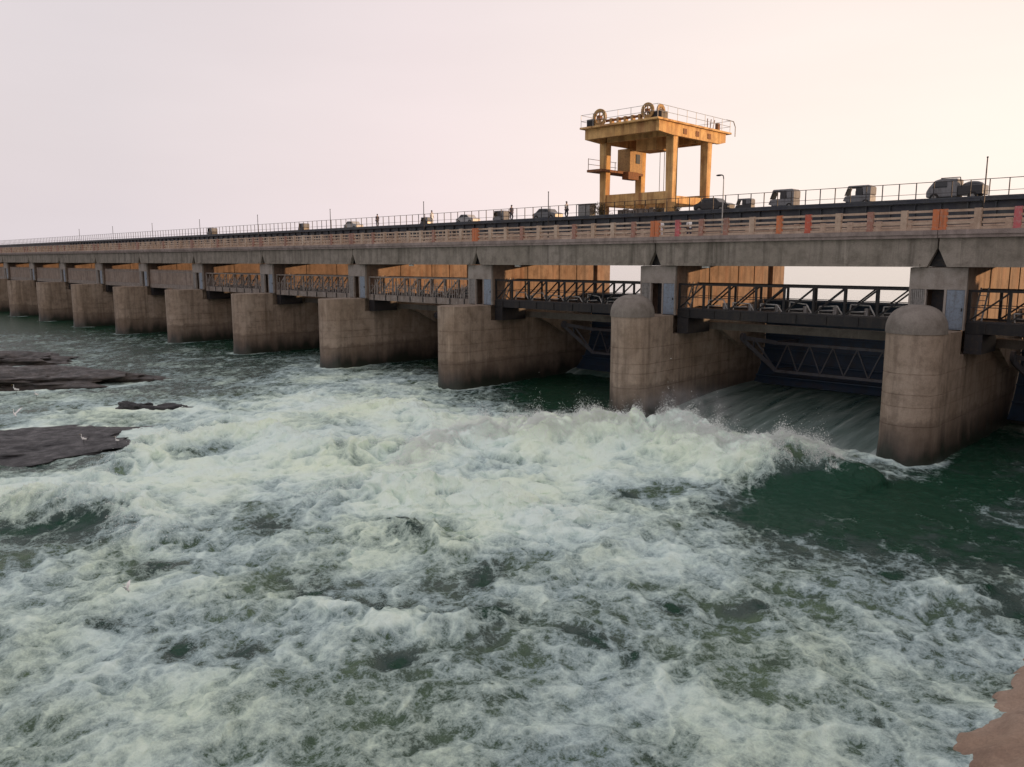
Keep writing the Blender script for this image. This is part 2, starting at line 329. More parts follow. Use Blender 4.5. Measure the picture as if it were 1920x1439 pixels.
def river(x, y):
    x = x.astype(np.float64); y = y.astype(np.float64); r = np.hypot(x, y)
    wx = fbm(x, y, 6, 3, 91) * 1.6; wy = fbm(x, y, 6, 3, 92) * 1.6
    X = x + wx; Y = y + wy
    F = foamfield(X, Y)
    T = np.clip((F - .05) * 1.6, .30, 1.1) * np.clip(1.6 - r / 110, .25, 1)
    for px, py, pr in PITS:
        q = np.exp(-((X - px) ** 2 + (Y - py) ** 2) / (pr * pr)); F = F - .42 * q * np.clip(F * 1.4, 0, 1)
    h = T * .42 * fbm(X, Y, 7.5, 2, 1)
    b1 = np.abs(perlin(X / 3.4, Y / 3.4, 5)); b2 = np.abs(perlin(X / 1.5 + 9, Y / 1.5, 6)); b3 = np.abs(perlin(x / .62, y / .62, 7)); b4 = np.abs(perlin(x / .28, y / .28, 8))
    bil = (.5 - b1) * .55 + (.4 - b2) * .28
    fade = lambda s: np.clip(2.6 - r * .012 / s, 0, 1)
    h = h - T * .30 * (b1 * .9 + b2 * .45) * 1.2 + T * .25
    foamcrest = np.zeros_like(h)
    lift = np.zeros_like(h)
    for k, (pts, H, wf, wn_) in enumerate(RIDGES):
        d, par, sg = polyd(X, Y, pts)
        F2 = (-math.sin(HEAD), math.cos(HEAD))
        near = np.zeros_like(d)
        # which side faces the camera: the crest lines all run left to right, so their right-hand side
        wd = np.where(sg < 0, wn_, wf)
        env = np.sin(np.clip(par, 0, 1) * np.pi) ** .45
        p = np.exp(-(d / wd) ** 2) * env
        mod = 1 + .45 * fbm(x, y, 3.0, 2, 40 + k)
        h = h + H * p * mod
        foamcrest = np.maximum(foamcrest, p); lift = np.maximum(lift, p * min(1, H))
    rough = T * (.35 + .9 * lift)
    h = h + rough * (.46 * (.35 - b2) + .27 * (.35 - b3) * fade(.6) + .13 * (.35 - b4) * fade(.28))
    h = h + .05 * fbm(x, y, 1.3, 3, 33) + .04 * perlin(x / .5, y / .5, 77) * fade(.5)
    # foam amount: torn by warped noise at every scale
    n1 = fbm(X + 30, Y, 5.0, 4, 51); n2 = fbm(x, y, 1.2, 4, 61); web = 1 - np.abs(perlin(X / 1.1 + 3, Y / 1.1, 71)) * 2.6
    web2 = 1 - np.abs(perlin(x / .45 + wx, y / .45 + wy, 72)) * 2.6
    keep = np.clip(F * 1.6, .2, 1)
    A = F + n1 * .40 * keep + n2 * .26 * keep + (.10 * web + .06 * web2) * np.clip(1 - np.abs(F - .5) * 1.3, .1, 1) + .22 * np.clip(foamcrest, 0, 1) * np.clip(F * 2, 0, 1)
    sx_ = fbm(x * .8 + y * .6, (y * .8 - x * .6) * .35, 3.0, 3, 810); ln = np.clip((1 - np.abs(sx_) * 7 - .55) / .45, 0, 1); A = A + .20 * ln * np.clip(F * 3.5, 0, 1) * np.clip(1.3 - F, .1, 1)
    A = A + .20 * fbm(X - 7, Y + 3, 11.0, 2, 820) * np.clip(F * 1.4, 0, 1) + .26 * np.clip(F - .72, 0, .4)
    for cx_, cy_, ra, rb_, an in ((-112, 25, 8.6, 4.0, HEAD), (-92.5, 21.5, 13.0, 5.8, HEAD), (-60.0, 14.6, 7.8, 5.0, HEAD + .15), (-68.6, 25.2, 1.5, .9, HEAD), (-66.2, 26.8, 2.3, .9, HEAD)):
        ex = (x - cx_) * math.cos(an) + (y - cy_) * math.sin(an); ey = -(x - cx_) * math.sin(an) + (y - cy_) * math.cos(an)
        A = A + .30 * np.exp(-((np.sqrt((ex / ra) ** 2 + (ey / rb_) ** 2) - 1.0) * min(ra, rb_) / .9) ** 2)
    for k_ in range(-1, 10):                                       # wakes where the piers stand in the stream
        q_ = np.exp(-((np.hypot(x - (-16.15 - 20.9 * k_), y - 51.65) - 1.9) / .55) ** 2) * (y < 53) + np.exp(-((np.abs(x - (-16.15 - 20.9 * k_)) - 1.85) / .4) ** 2) * (y > 51) * np.exp(-np.clip(y - 51, 0, 30) / 7)
        A = A + .34 * q_
    A = A - .05 - np.clip(F, .3, 1) * (1 + 1.3 * np.clip(foamcrest, 0, 1)) * (.38 * (b2 - .25) + .22 * (b3 - .25) * fade(.6) + .16 * (b4 - .25) * fade(.28))  # thinner foam in the creases paints in the shading of the lumps
    global AER; AER = np.clip(F, 0, 1)
    return h, np.clip(A, 0, 1.2)
def river_material():
    m, t, b = mat('river_water')
    A = nd(t, 'ShaderNodeAttribute', attribute_name='foam').outputs['Fac']
    P = pos(t, 1, 1, .6)
    wob = nd(t, 'ShaderNodeTexNoise', {'Vector': P, 'Scale': 1.1, 'Detail': 4}).outputs['Color']
    Pw = nd(t, 'ShaderNodeVectorMath', {0: P, 1: nd(t, 'ShaderNodeVectorMath', {0: wob, 'Scale': .5}, operation='SCALE').outputs[0]}, operation='ADD').outputs[0]
    n1 = mrange(t, noise(t, Pw, 3.2, 9, .74), .27, .73, -.5, .5)
    n2 = mrange(t, noise(t, P, 15, 5, .75), .3, .7, -.5, .5)
    v = nd(t, 'ShaderNodeTexVoronoi', {'Vector': Pw, 'Scale': 2.6}, feature='DISTANCE_TO_EDGE').outputs['Distance']
    lace = mrange(t, v, 0, .16, .5, -.12)
    mid = mrange(t, math_(t, 'ABSOLUTE', math_(t, 'SUBTRACT', A, .42)), 0, .5, 1, .28)
    f = math_(t, 'ADD', A, math_(t, 'MULTIPLY', n1, math_(t, 'MULTIPLY', mid, .50)))
    f = math_(t, 'ADD', f, math_(t, 'MULTIPLY', n2, math_(t, 'MULTIPLY', mid, .36)))
    f = math_(t, 'ADD', f, math_(t, 'MULTIPLY', lace, math_(t, 'MULTIPLY', mid, .16)))
    aer = nd(t, 'ShaderNodeAttribute', attribute_name='aeration_sheen').outputs['Fac']
    aer = math_(t, 'ADD', aer, mrange(t, noise(t, P, .7, 4), .3, .7, -.12, .12))
    lr = nd(t, 'ShaderNodeValToRGB', {0: aer}); e = lr.color_ramp
    e.elements[0].position = .22; e.elements[0].color = (.003, .046, .024, 1)
    e.elements[1].position = .85; e.elements[1].color = (.20, .29, .19, 1)
    for p_, c_ in ((.30, (.030, .062, .054, 1)), (.42, (.065, .098, .085, 1)), (.56, (.075, .125, .080, 1)), (.70, (.115, .18, .105, 1))):  # greyish low stops paint the sky's reflection on the calmer far water
        k = e.elements.new(p_); k.color = c_
    fr = nd(t, 'ShaderNodeValToRGB', {0: f}); e = fr.color_ramp
    e.elements[0].position = .30; e.elements[0].color = (.13, .18, .16, 1)
    e.elements[1].position = 1.0; e.elements[1].color = (.84, .90, .82, 1)
    for p_, c_ in ((.45, (.25, .31, .30, 1)), (.60, (.42, .49, .48, 1)), (.78, (.64, .72, .67, 1))):
        k = e.elements.new(p_); k.color = c_
    tint = mixc(t, mrange(t, noise(t, P, .16, 3), .42, .62), (.88, .97, 1.0), (.93, 1.0, .91))
    c = mixc(t, mrange(t, f, .34, .48), lr.outputs[0], mixc(t, 1.0, fr.outputs[0], tint, 'MULTIPLY'))
    t.links.new(c, b.inputs['Base Color'])
    t.links.new(mrange(t, f, .28, .6, .16, .95), b.inputs['Roughness'])
    t.links.new(mrange(t, f, .35, .6, .5, .12), b.inputs['Specular IOR Level'])
    t.links.new(mrange(t, f, .4, .9, 0, .0), b.inputs['Subsurface Weight'])
    b.inputs['IOR'].default_value = 1.33
    hh = math_(t, 'ADD', math_(t, 'MULTIPLY', noise(t, P, 5, 6, .6), .8), math_(t, 'MULTIPLY', f, .35))
    t.links.new(nd(t, 'ShaderNodeBump', {'Strength': .9, 'Distance': .18, 'Height': hh}).outputs[0], b.inputs['Normal'])
    return m
M['river'] = river_material()
def grid_mesh(name, X, Y, Z, foam, keepmask, material, parent=None):
    nr, nc = X.shape
    me = bpy.data.meshes.new(name)
    idx = np.arange(nr * nc).reshape(nr, nc)
    q = np.stack([idx[:-1, :-1], idx[:-1, 1:], idx[1:, 1:], idx[1:, :-1]], -1).reshape(-1, 4)
    if keepmask is not None:
        km = keepmask.reshape(-1); q = q[km[q].all(1)]
    me.vertices.add(nr * nc); me.vertices.foreach_set('co', np.stack([X, Y, Z], -1).astype(np.float32).ravel())
    me.loops.add(q.size); me.loops.foreach_set('vertex_index', q.astype(np.int32).ravel())
    me.polygons.add(len(q)); me.polygons.foreach_set('loop_start', (np.arange(len(q)) * 4).astype(np.int32))
    me.update(calc_edges=True)
    me.shade_smooth(); me.materials.append(material)
    if foam is not None:
        a = me.attributes.new('foam', 'FLOAT', 'POINT'); a.data.foreach_set('value', foam.astype(np.float32).ravel())
        if 'AER' in globals() and AER.size == foam.size: a = me.attributes.new('aeration_sheen', 'FLOAT', 'POINT'); a.data.foreach_set('value', AER.astype(np.float32).ravel())
    o = bpy.data.objects.new(name, me); COL.objects.link(o); o.parent = parent
    return o
def polar_river():
    nc = 980
    dep = np.radians(np.concatenate([np.linspace(.35, 5, 130)[:-1], np.linspace(5, 22, 620)[:-1], np.linspace(22, 46, 440)]))            # depression seen from the river bank: finer rows far away
    rr = EYE / np.tan(dep)[::-1]
    rr = np.concatenate([rr, [rr[-1] * 1.6, rr[-1] * 2.6]])
    az = np.linspace(R(-41), R(40), nc)
    Rg, Ag = np.meshgrid(rr, az, indexing='ij'); H = -HEAD + Ag
    X = Rg * np.sin(H); Y = Rg * np.cos(H)
    keep = (Y < 71)
    h, A = river(X, Y)
    h = np.where(Rg > 400, h * .3, h)
    # the tongue below the open gate: water drops away under the chute
    g = np.clip((Y - 50) / 4, 0, 1) * ((X > -36) & (X < -17)); h = h * (1 - .6 * g) - .6 * g
    h = np.where(Y > 47, np.minimum(h, 1.2), h)
    # sideways churning of the foam so that crests are lumpy, not only raised
    k = np.clip(A - .35, 0, .6) * np.clip(1.4 - Rg / 90, 0, 1)
    dx = perlin(X / 1.1, Y / 1.1 + h, 201) * .5 * k + perlin(X / .45, Y / .45 + h, 203) * .22 * k
    dy = perlin(X / 1.1 + 50, Y / 1.1 + h, 202) * .5 * k + perlin(X / .45 + 50, Y / .45 + h, 204) * .22 * k
    return grid_mesh('river_water', X + dx, Y + dy, h, A, keep, M['river'])
tag(polar_river(), kind='structure')
def wide_river():
    az = np.linspace(R(40), R(319), 160); rr = np.geomspace(2, 6000, 70)
    Rg, Ag = np.meshgrid(rr, az, indexing='ij'); H = -HEAD + Ag
    X = Rg * np.sin(H); Y = Rg * np.cos(H); h, A = river(X, Y)
    return grid_mesh('river_water', X, Y, h * .5, A * .9, Y < 71, M['river'])
tag(wide_river(), kind='structure')
def upstream():
    xs = np.concatenate([-np.geomspace(8000, 60, 60), np.linspace(-59, 60, 120), np.geomspace(61, 6000, 40)]); ys = 71.5 + np.concatenate([np.linspace(0, 60, 60), np.geomspace(61, 9000, 80)])
    X, Y = np.meshgrid(xs, ys, indexing='xy')
    Z = 5.6 + .04 * fbm(X, Y, 3, 3, 300)
    m, t, b = mat('reservoir_water'); b.inputs['Base Color'].default_value = (.10, .12, .11, 1); b.inputs['Roughness'].default_value = .12
    t.links.new(nd(t, 'ShaderNodeBump', {'Strength': .25, 'Distance': .1, 'Height': noise(t, pos(t), 1.2, 5)}).outputs[0], b.inputs['Normal'])
    return grid_mesh('reservoir_water', X, Y, Z, None, None, m)
tag(upstream(), kind='structure')

# spillway sheets: the strong one under the raised gate, a thin one in the next bay
def chute(x0, x1, ztop, lo, seed, yend=50.5):
    nx, ny = 200, 160
    xs = np.linspace(x0, x1, nx); ys = np.linspace(69.2, yend - 1.5, ny)
    X, Y = np.meshgrid(xs, ys, indexing='xy')
    t = np.clip((68.6 - Y) / (68.6 - yend), 0, 1)
    Z = ztop - (ztop - lo) * t ** 1.7
    rid = fbm(X, Y * .10, .8, 4, seed) ; big = fbm(X, Y * .25, 3.5, 3, seed + 3)
    Z = Z + rid * .10 * (.3 + t) + big * .22 * t
    # raised curling edge along the pier walls
    e = np.exp(-(X - x0) / .7) + np.exp(-(x1 - X) / .7); Z = Z + e * .35 * (.4 + t)
    A = .24 + .25 * np.clip(t - .35, 0, 1) + rid * .35 + .25 * e + .06 * (1 - t)
    A = A + np.clip((t - .82) / .18, 0, 1) * .55
    return grid_mesh('spillway_water', X, Y, Z, np.clip(A, 0, 1), None, M['chute'])
def chute_material():
    m, t, b = mat('spillway_sheet')
    A = nd(t, 'ShaderNodeAttribute', attribute_name='foam').outputs['Fac']
    S = pos(t, 1, .10, .3)
    n = mrange(t, noise(t, S, 3.2, 7, .65), .25, .75, -.5, .5)
    f = math_(t, 'ADD', A, math_(t, 'MULTIPLY', n, .30))
    cr = nd(t, 'ShaderNodeValToRGB', {0: f}); e = cr.color_ramp
    e.elements[0].position = .0; e.elements[0].color = (.030, .085, .075, 1)
    e.elements[1].position = .95; e.elements[1].color = (.68, .76, .74, 1)
    for p_, c_ in ((.25, (.075, .14, .125, 1)), (.45, (.18, .25, .235, 1)), (.65, (.38, .46, .44, 1))):
        k = e.elements.new(p_); k.color = c_
    t.links.new(cr.outputs[0], b.inputs['Base Color']); t.links.new(mrange(t, f, .1, .5, .22, .8), b.inputs['Roughness'])
    t.links.new(nd(t, 'ShaderNodeBump', {'Strength': .6, 'Distance': .12, 'Height': noise(t, S, 5, 6)}).outputs[0], b.inputs['Normal'])
    return m
M['chute'] = chute_material()

# ------------------------------------------------------------------ barrage geometry
PX0 = -16.15; SP = 20.9; PW = 1.65
def pc(n): return PX0 - SP * n
chute(pc(1) + PW + .01, pc(0) - PW - .01, 1.0, -.7, 500).__setitem__('kind', 'structure')
chute(pc(2) + PW + .01, pc(1) - PW - .01, .40, -1.2, 520, 64.5).__setitem__('kind', 'structure')

def outline(ins, y1=76.0, n=18):
    r = PW - ins; c = 51.65
    pts = [(r * math.cos(a), c + r * math.sin(a)) for a in [math.pi + math.pi * i / n for i in range(n + 1)]]
    return pts + [(r, y1), (-r, y1)]
def loft(levels):
    m = MB(); k = len(levels[0][1]); vs = []
    for z, o in levels: vs += [(x, y, z) for x, y in o]
    fs = [tuple(range(k))[::-1], tuple((len(levels) - 1) * k + i for i in range(k))]
    for j in range(len(levels) - 1):
        for i in range(k): fs.append((j * k + i, j * k + (i + 1) % k, (j + 1) * k + (i + 1) % k, (j + 1) * k + i))
    return m.poly(vs, fs)
def pier_body():
    lv = [(-4, outline(-.12)), (-.2, outline(-.10)), (1.2, outline(0))]
    for z in (2.35, 3.5, 4.25, 5.5):
        lv += [(z, outline(0)), (z + .012, outline(.035)), (z + .05, outline(.035)), (z + .062, outline(0))]
    lv.append((6.4, outline(0)))
    m = loft(lv)
    n = len(m.v)
    # above the bearing notch
    fr = [p for p in outline(0) if p[1] <= 51.66]
    m2 = loft([(6.402, fr + [(PW, 54.9), (-PW, 54.9)]), (7.9, fr + [(PW, 54.9), (-PW, 54.9)])])
    m.poly(m2.v, m2.f)
    m.box(-.75, .75, 54.902, 59.2, 6.402, 7.896)
    m.box(-PW, PW, 59.202, 76, 6.402, 7.9)
    return m.mesh('pier_body', M['pier'])
def joint_wall():
    m = MB()
    # side walls of the superstructure with the slot before the tail column; a hollow front room behind the doorway
    m.box(-PW, PW, 56.6, 70.6, 7.902, 11.8)
    m.box(-PW, -PW + .22, 55.25, 56.598, 7.902, 11.8); m.box(PW - .22, PW, 55.25, 56.598, 7.902, 11.8)
    m.box(-PW + .222, PW - .222, 55.25, 56.598, 10.5, 11.8)
    m.box(-PW, PW, 63.3, 70.6, 11.802, 14.2)
    for yy in (60.2, 65.1, 68.0): m.box(-PW - .06, PW + .06, yy, yy + .28, 7.904, 11.76)
    for zz in (9.1, 10.95): m.box(-PW - .018, PW + .018, 56.9, 70.5, zz, zz + .05)
    m.box(-PW + .3, PW - .3, 70.602, 71.6, 7.902, 14.2)
    return m.mesh('upper_wall', M['wall'])
def front_frame():
    m = MB()
    m.box(-PW - .02, PW + .02, 55.0, 55.248, 10.42, 11.78)
    m.box(-PW - .02, -PW + .1, 55.0, 55.248, 7.9, 10.418)
    m.box(.70 + .9, PW + .02, 55.0, 55.248, 7.9, 10.418)
    m.box(.42, .56, 55.0, 55.248, 7.9, 10.418)
    m.box(-.72, -.62, 55.0, 55.248, 7.9, 10.418)
    return m.mesh('column_front', M['column'])
def corbel():
    m = MB()
    m.prism([(63.2, 6.2), (66.4, 6.0), (66.4, 4.8), (65.4, 4.6), (61.6, 6.4)], 'x', PW, PW + .55)
    return m.mesh('trunnion_corbel', M['pier'])
def ladder():
    m = MB(); a = Vector((0, 0, 0)); top = Vector((0, 1.4, 2.5))
    for s in (-.22, .22): m.bar(a + Vector((s, 0, 0)), top + Vector((s, 0, 0)), .09, .07)
    return m, [(a + (top - a) * (i + .5) / 8) for i in range(8)]
M['darkwall'] = concrete('dark_wall_concrete', (.13, .085, .065), (.07, .05, .038), (.20, .14, .105), streak=.8)  # darker brown tone for the upper walls further left
body_me = pier_body(); wall_me = joint_wall(); front_me = front_frame(); corb_me = corbel()
wall_dk = wall_me.copy(); wall_dk.materials[0] = M['darkwall']
tail_me = MB().box(-PW - .04, PW + .04, 71.602, 73.9, 7.902, 14.2).mesh('tail_column', M['wall'])
def dome_mesh():
    m = MB(); vs = []; n, k = 28, 10
    rx = PW + .07
    for j in range(k + 1):
        t = (math.pi / 2) * j / k
        for i in range(n):
            a = 2 * math.pi * i / n
            s = math.cos(t) ** .80
            vs.append((rx * s * math.cos(a), 51.65 + rx * s * math.sin(a), 7.902 + .20 + 1.50 * math.sin(t) ** .95))
    base = [(x, y, 7.902) for x, y, z in vs[:n]]
    vs = base + vs
    fs = [(j * n + i, j * n + (i + 1) % n, (j + 1) * n + (i + 1) % n, (j + 1) * n + i) for j in range(k + 1) for i in range(n)]
    m.poly(vs, fs); return m.mesh('nose_cap', M['cap'], True)
dome_me = dome_mesh()
blue_me = MB().box(.58, 1.58, 55.02, 55.08, 7.95, 10.4).box(.66, 1.50, 55.0, 55.02, 9.3, 10.3).box(.66, 1.50, 55.0, 55.02, 8.05, 9.2).mesh('blue_door', M['bluedoor'])
sm = MB()
for i in range(7): sm.box(-PW + .11 + i * .118, -PW + .11 + i * .118 + .09, 55.03, 55.10, 7.95, 10.4)
sm.box(-PW + .1, -.73, 55.10, 55.13, 7.95, 10.41)
shut_me = sm.mesh('ribbed_shutter', M['shutter'])
dark_me = MB().box(-.55, .35, 55.9, 55.95, 7.91, 10.4).mesh('doorway_shade', M['darksteel'])  # dark sheet set in as the shade inside the doorway
knob_me = MB().box(1.46, 1.52, 54.95, 55.0, 9.1, 9.3).mesh('door_handle', M['black'])
lad_mb, rungs = ladder(); lad_me = lad_mb.mesh('ladder_rails', M['grey'])
rung_me = MB().bar((-.22, 0, 0), (.22, 0, 0), .045).mesh('rung', M['grey'])
plab = {0: 'nearest barrage pier at the right with a domed cap and blue door',
        1: 'barrage pier standing in the spray beside the pouring gate, with a smooth domed cap',
        2: 'flat topped barrage pier just left of the domed one in the spray'}
NMAX = 17
for n in range(-1, NMAX):
    if n in plab: lab = plab[n]
    elif n < 0: lab = 'barrage pier past the right edge of the picture beyond the domed pier'
    elif n < 10: lab = 'flat topped brown concrete pier, %s from the right in the barrage' % ORD[n]
    else: lab = 'far flat topped concrete pier at the left end, mostly hidden by nearer piers'
    p = empty('bridge_pier', (pc(n), 0, 0), 0, lab, 'pier', 'piers of the barrage')
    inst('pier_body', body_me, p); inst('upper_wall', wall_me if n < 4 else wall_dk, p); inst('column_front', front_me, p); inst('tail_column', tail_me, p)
    inst('trunnion_corbel', corb_me, p); inst('trunnion_corbel', corb_me, p, (0, 0, 0), (0, 0, 0), (-1, 1, 1))
    if n <= 1: inst('nose_cap', dome_me, p)
    s = inst('ribbed_shutter', shut_me, p)
    d = inst('blue_door', blue_me, p); inst('door_handle', knob_me, d)
    inst('doorway_shade', dark_me, p)
    if n < 5:
        l = inst('access_ladder', lad_me, p, (PW + .45, 56.0, 8.0))
        for q in rungs: inst('rung', rung_me, l, tuple(q))
# unseen block added past the right edge to keep sun off the water
tag(MB().box(7.5, 120, 47, 79, -4, 13.4).build('sun_block', M['pier']), kind='structure')
# weir sill below the gates
m_ = MB(); m_.box(-420, 60, 67.3, 76.0, -4, -.9).box(-420, 60, 69.3, 75.9, -.898, .45)
tag(m_.build('weir_sill', M['pier']), 'low concrete weir running under the gates of the barrage', 'weir')

# ------------------------------------------------------------------ footbridges and gates, one per bay
XA = -SP + PW; XB = -PW              # bay between pier n+1 and pier n, in the frame of pier n
BW = XB - XA
def chord(w): return MB().box(XA + .02, XB - .02, -w / 2, w / 2, -w / 2, w / 2)
ch_me = chord(.15).mesh('top_chord', M['black']); lc_me = chord(.12).mesh('bottom_chord', M['darksteel']); mr_me = chord(.05).mesh('guard_rail', M['darksteel'])
post_me = MB().box(-.085, .085, -.06, .06, 8.42, 10.28).mesh('post', M['black'])
npan = 8; pl = BW / npan
diag_me = MB().bar((.06, 0, 8.5), (pl - .06, 0, 10.26), .10).mesh('diagonal', M['black'])
deck_me = MB().box(XA + .01, XB - .01, 55.7, 58.6, 8.25, 8.40).mesh('walkway_deck', M['darksteel'])
side_me = MB().box(XA + .01, XB - .01, 55.45, 55.69, 7.72, 8.38).mesh('side_girder', M['black'])
brk_me = MB().box(-.05, .05, 55.38, 55.44, 7.76, 8.34).mesh('web_stiffener', M['black'])
edge_me = MB().box(XA + .005, XB - .005, 59.6, 60.4, 6.55, 7.15).mesh('cross_beam', M['cap'])
seat_me = MB().box(XA + .01, XA + 1.0, 55.5, 58.8, 6.45, 7.70).mesh('notch_shade', M['darksteel'])  # dark block standing in for the shaded notch under the walkway end
# gate lifting gear lying along the walkway: pale pipes on little trestles
M['tan'] = painted('tan_steel', (.20, .165, .14), (.30, .27, .25), .5, .7, 0, 3)
def retone(me, k):
    m2 = me.copy(); m2.materials[0] = M[k]; return m2
post_t = retone(post_me, 'tan'); ch_t = retone(ch_me, 'tan'); diag_t = retone(diag_me, 'tan'); mr_t = retone(mr_me, 'tan')
side_t = retone(side_me, 'tan'); pan_me = MB().box(.04, pl * 2 - .04, 55.50, 55.54, 8.40, 10.75).mesh('parapet_panel', M['wallpanel'])
def pickets(seed):
    r = random.Random(seed); m = MB(); x = XA + .3
    while x < XB - .3:
        l = r.choice([0, 0, .1, .35, -.2]) * r.random(); h = r.uniform(1.0, 1.85); w_ = r.uniform(.05, .13)
        m.bar((x, 55.46, 8.4), (x + l, 55.46, 8.4 + h), w_, .03); x += r.uniform(.22, .5)
    return m.mesh('picket', M['galvtan'])
def gear(i):
    r = random.Random(i); m = MB()
    x = .2; w_ = pl * .8; h1 = r.uniform(.55, .85)
    m.tube([(x, 55.75, 8.42), (x + r.uniform(-.1, .1), 55.75, 8.42 + h1), (x + w_ * .75, 55.75, 8.42 + h1 + r.uniform(-.15, .15)), (x + w_, 55.75, 8.42)], .05)
    m.tube([(x, 55.75, 8.72), (x + w_ * .62, 55.75, 8.78)], .04)
    return m.mesh('pipe_trestle', M['galv'])
drum_me = MB().cyl((.8, 57.3, 8.41), (.8, 57.3, 8.9), .2, 10).mesh('winch_drum', M['galv'])
gear_me = [gear(i) for i in range(6)]
def gate_leaf(zlo):
    a0 = math.asin((zlo - 5.6) / 6.2); a1 = math.asin((8.7 - 5.6) / 6.2); n = 14; m = MB(); vs = []
    for i in range(n + 1):
        a = a0 + (a1 - a0) * i / n
        for r in (6.2, 6.28): vs += [(XA + .05, 64.5 + r * math.cos(a), 5.6 + r * math.sin(a)), (XB - .05, 64.5 + r * math.cos(a), 5.6 + r * math.sin(a))]
    fs = []
    for i in range(n):
        b = i * 4; c = b + 4; fs += [(b, b + 1, c + 1, c), (b + 2, c + 2, c + 3, b + 3), (b, c, c + 2, b + 2), (b + 1, b + 3, c + 3, c + 1)]
    fs += [(0, 2, 3, 1), (n * 4, n * 4 + 1, n * 4 + 3, n * 4 + 2)]
    return m.poly(vs, fs).mesh('skin_plate', M['navy'])
leaf_open = gate_leaf(1.05); leaf_shut = gate_leaf(.5)
rib_me = []
for z in (1.7, 2.9, 4.1, 5.3, 6.5, 7.6):
    y = 64.5 + math.sqrt(6.2 ** 2 - (z - 5.6) ** 2); rib_me.append(MB().box(XA + .05, XB - .05, y - .28, y - .02, z - .06, z + .06).mesh('stiffening_rib', M['navy']))
arm_me = []
for s in (-1, 1):
    xe = XA if s < 0 else XB
    t0 = Vector((xe - s * .35, 65.2, 5.5))
    for z in (2.45, 4.95): 
        m = MB(); m.bar(t0, (xe - s * 2.7, 67.6, z), .30, .34); m.bar((xe - s * 2.7, 67.6, z), (xe - s * 3.2, 64.5 + math.sqrt(6.2 ** 2 - (z - 5.6) ** 2), z), .26, .3); arm_me.append(m.mesh('gate_arm', M['navylight']))
    m = MB(); m.bar((xe - s * 1.2, 66.2, 4.55), (xe - s * 1.3, 66.1, 5.35), .14); m.bar((xe - s * 1.3, 66.1, 5.3), (xe - s * 2.6, 67.5, 2.7), .14); arm_me.append(m.mesh('arm_brace', M['navylight']))
    arm_me.append(MB().cyl((xe - s * .02, 65.2, 5.5), (xe - s * .8, 65.2, 5.5), .38, 16).mesh('trunnion', M['navylight']))
lat_me = [MB().box(XA + 2.6, XB - 2.6, 67.45, 67.75, z - .12, z + .12).mesh('lattice_chord', M['navylight']) for z in (2.45, 4.95)]
lx0 = XA + 2.7; lw = (BW - 5.4) / 6
ld_me = [MB().bar((0, 67.6, 2.5), (lw * .5, 67.6, 4.9), .10).mesh('lattice_diagonal', M['navylight']), MB().bar((lw * .5, 67.6, 4.9), (lw, 67.6, 2.5), .10).mesh('lattice_diagonal', M['navylight'])]
for n in range(-1, NMAX - 1):
    if n == 1: lab = 'short dark footbridge between the spray pier and the next pier on its left'
    elif n == 0: lab = 'black truss footbridge silhouetted against the sky above the pouring gate'
    elif n < 0: lab = 'dark footbridge at the right edge beyond the blue door pier'
    elif n < 9: lab = 'dark steel footbridge in the %s bay from the right' % ORD[n + 1]
    else: lab = 'dark steel footbridge in a far bay at the left end'
    fb = empty('footbridge', (pc(n), 0, 0), 0, lab, 'footbridge', 'footbridges between the piers')
    inst('walkway_deck', deck_me, fb); inst('side_girder', side_t if n >= 2 else side_me, fb); inst('side_girder', side_me, fb, (0, 3.16, 0)); inst('cross_beam', edge_me, fb); inst('notch_shade', seat_me, fb)
    near = n < 5
    tan = n >= 2
    if 2 <= n <= 4: tag(inst('pickets', pickets(n), fb), kind='stuff')
    if n >= 5:
        for i in range(4): inst('parapet_panel', pan_me, fb, (XA + .1 + i * pl * 2, 0, 0))
    for y in ((55.57, 58.73) if near else (55.57,)):
        inst('top_chord', ch_t if tan else ch_me, fb, (0, y, 10.36)); inst('bottom_chord', lc_me, fb, (0, y, 8.45))
        inst('guard_rail', mr_t if tan else mr_me, fb, (0, y, 9.35))
        off = 0 if y < 57 else pl * .45
        for i in range(npan + 1 if near else 5):
            k = i if near else i * 2
            xx = min(XA + .1 + k * pl + off, XB - .08)
            inst('post', post_t if tan else post_me, fb, (xx, y, 0))
            if k < npan and (near and XA + .1 + (k + 1) * pl + off < XB + .15): inst('diagonal', diag_t if tan else diag_me, fb, (xx, y, 0))
    if near:
        for i in range(npan): inst('web_stiffener', brk_me, fb, (XA + pl * (i + .5), 0, 0))
        for i in range(1, npan): inst('pipe_trestle', gear_me[(i * 5 + n) % 6], fb, (XA + .2 + pl * i, 0, 0)); inst('winch_drum', drum_me, fb, (XA + .2 + pl * i, 0, 0))
    lab = {0: 'dark blue radial gate raised over the pouring water', 1: 'dark navy radial gate closed in the shaded bay left of the spray pier',
           -1: 'dark radial gate at the right edge past the blue door pier'}.get(n, 'navy radial gate in the %s bay from the right' % ORD[min(n + 1, 11)] if n < 9 else 'radial gate in a far bay at the left end')
    if n > 9: continue
    g = empty('radial_gate', (pc(n), 0, 0), 0, lab, 'sluice gate', 'radial gates of the barrage')
    inst('skin_plate', leaf_open if n == 0 else leaf_shut, g)
    if n < 4:
        for r_ in rib_me: inst('stiffening_rib', r_, g)
        for a_ in arm_me: inst(a_.name.split('.')[0], a_, g)
        for a_ in lat_me: inst('lattice_chord', a_, g)
        for i in range(6):
            for q in ld_me: inst('lattice_diagonal', q, g, (lx0 + i * lw, 0, 0))

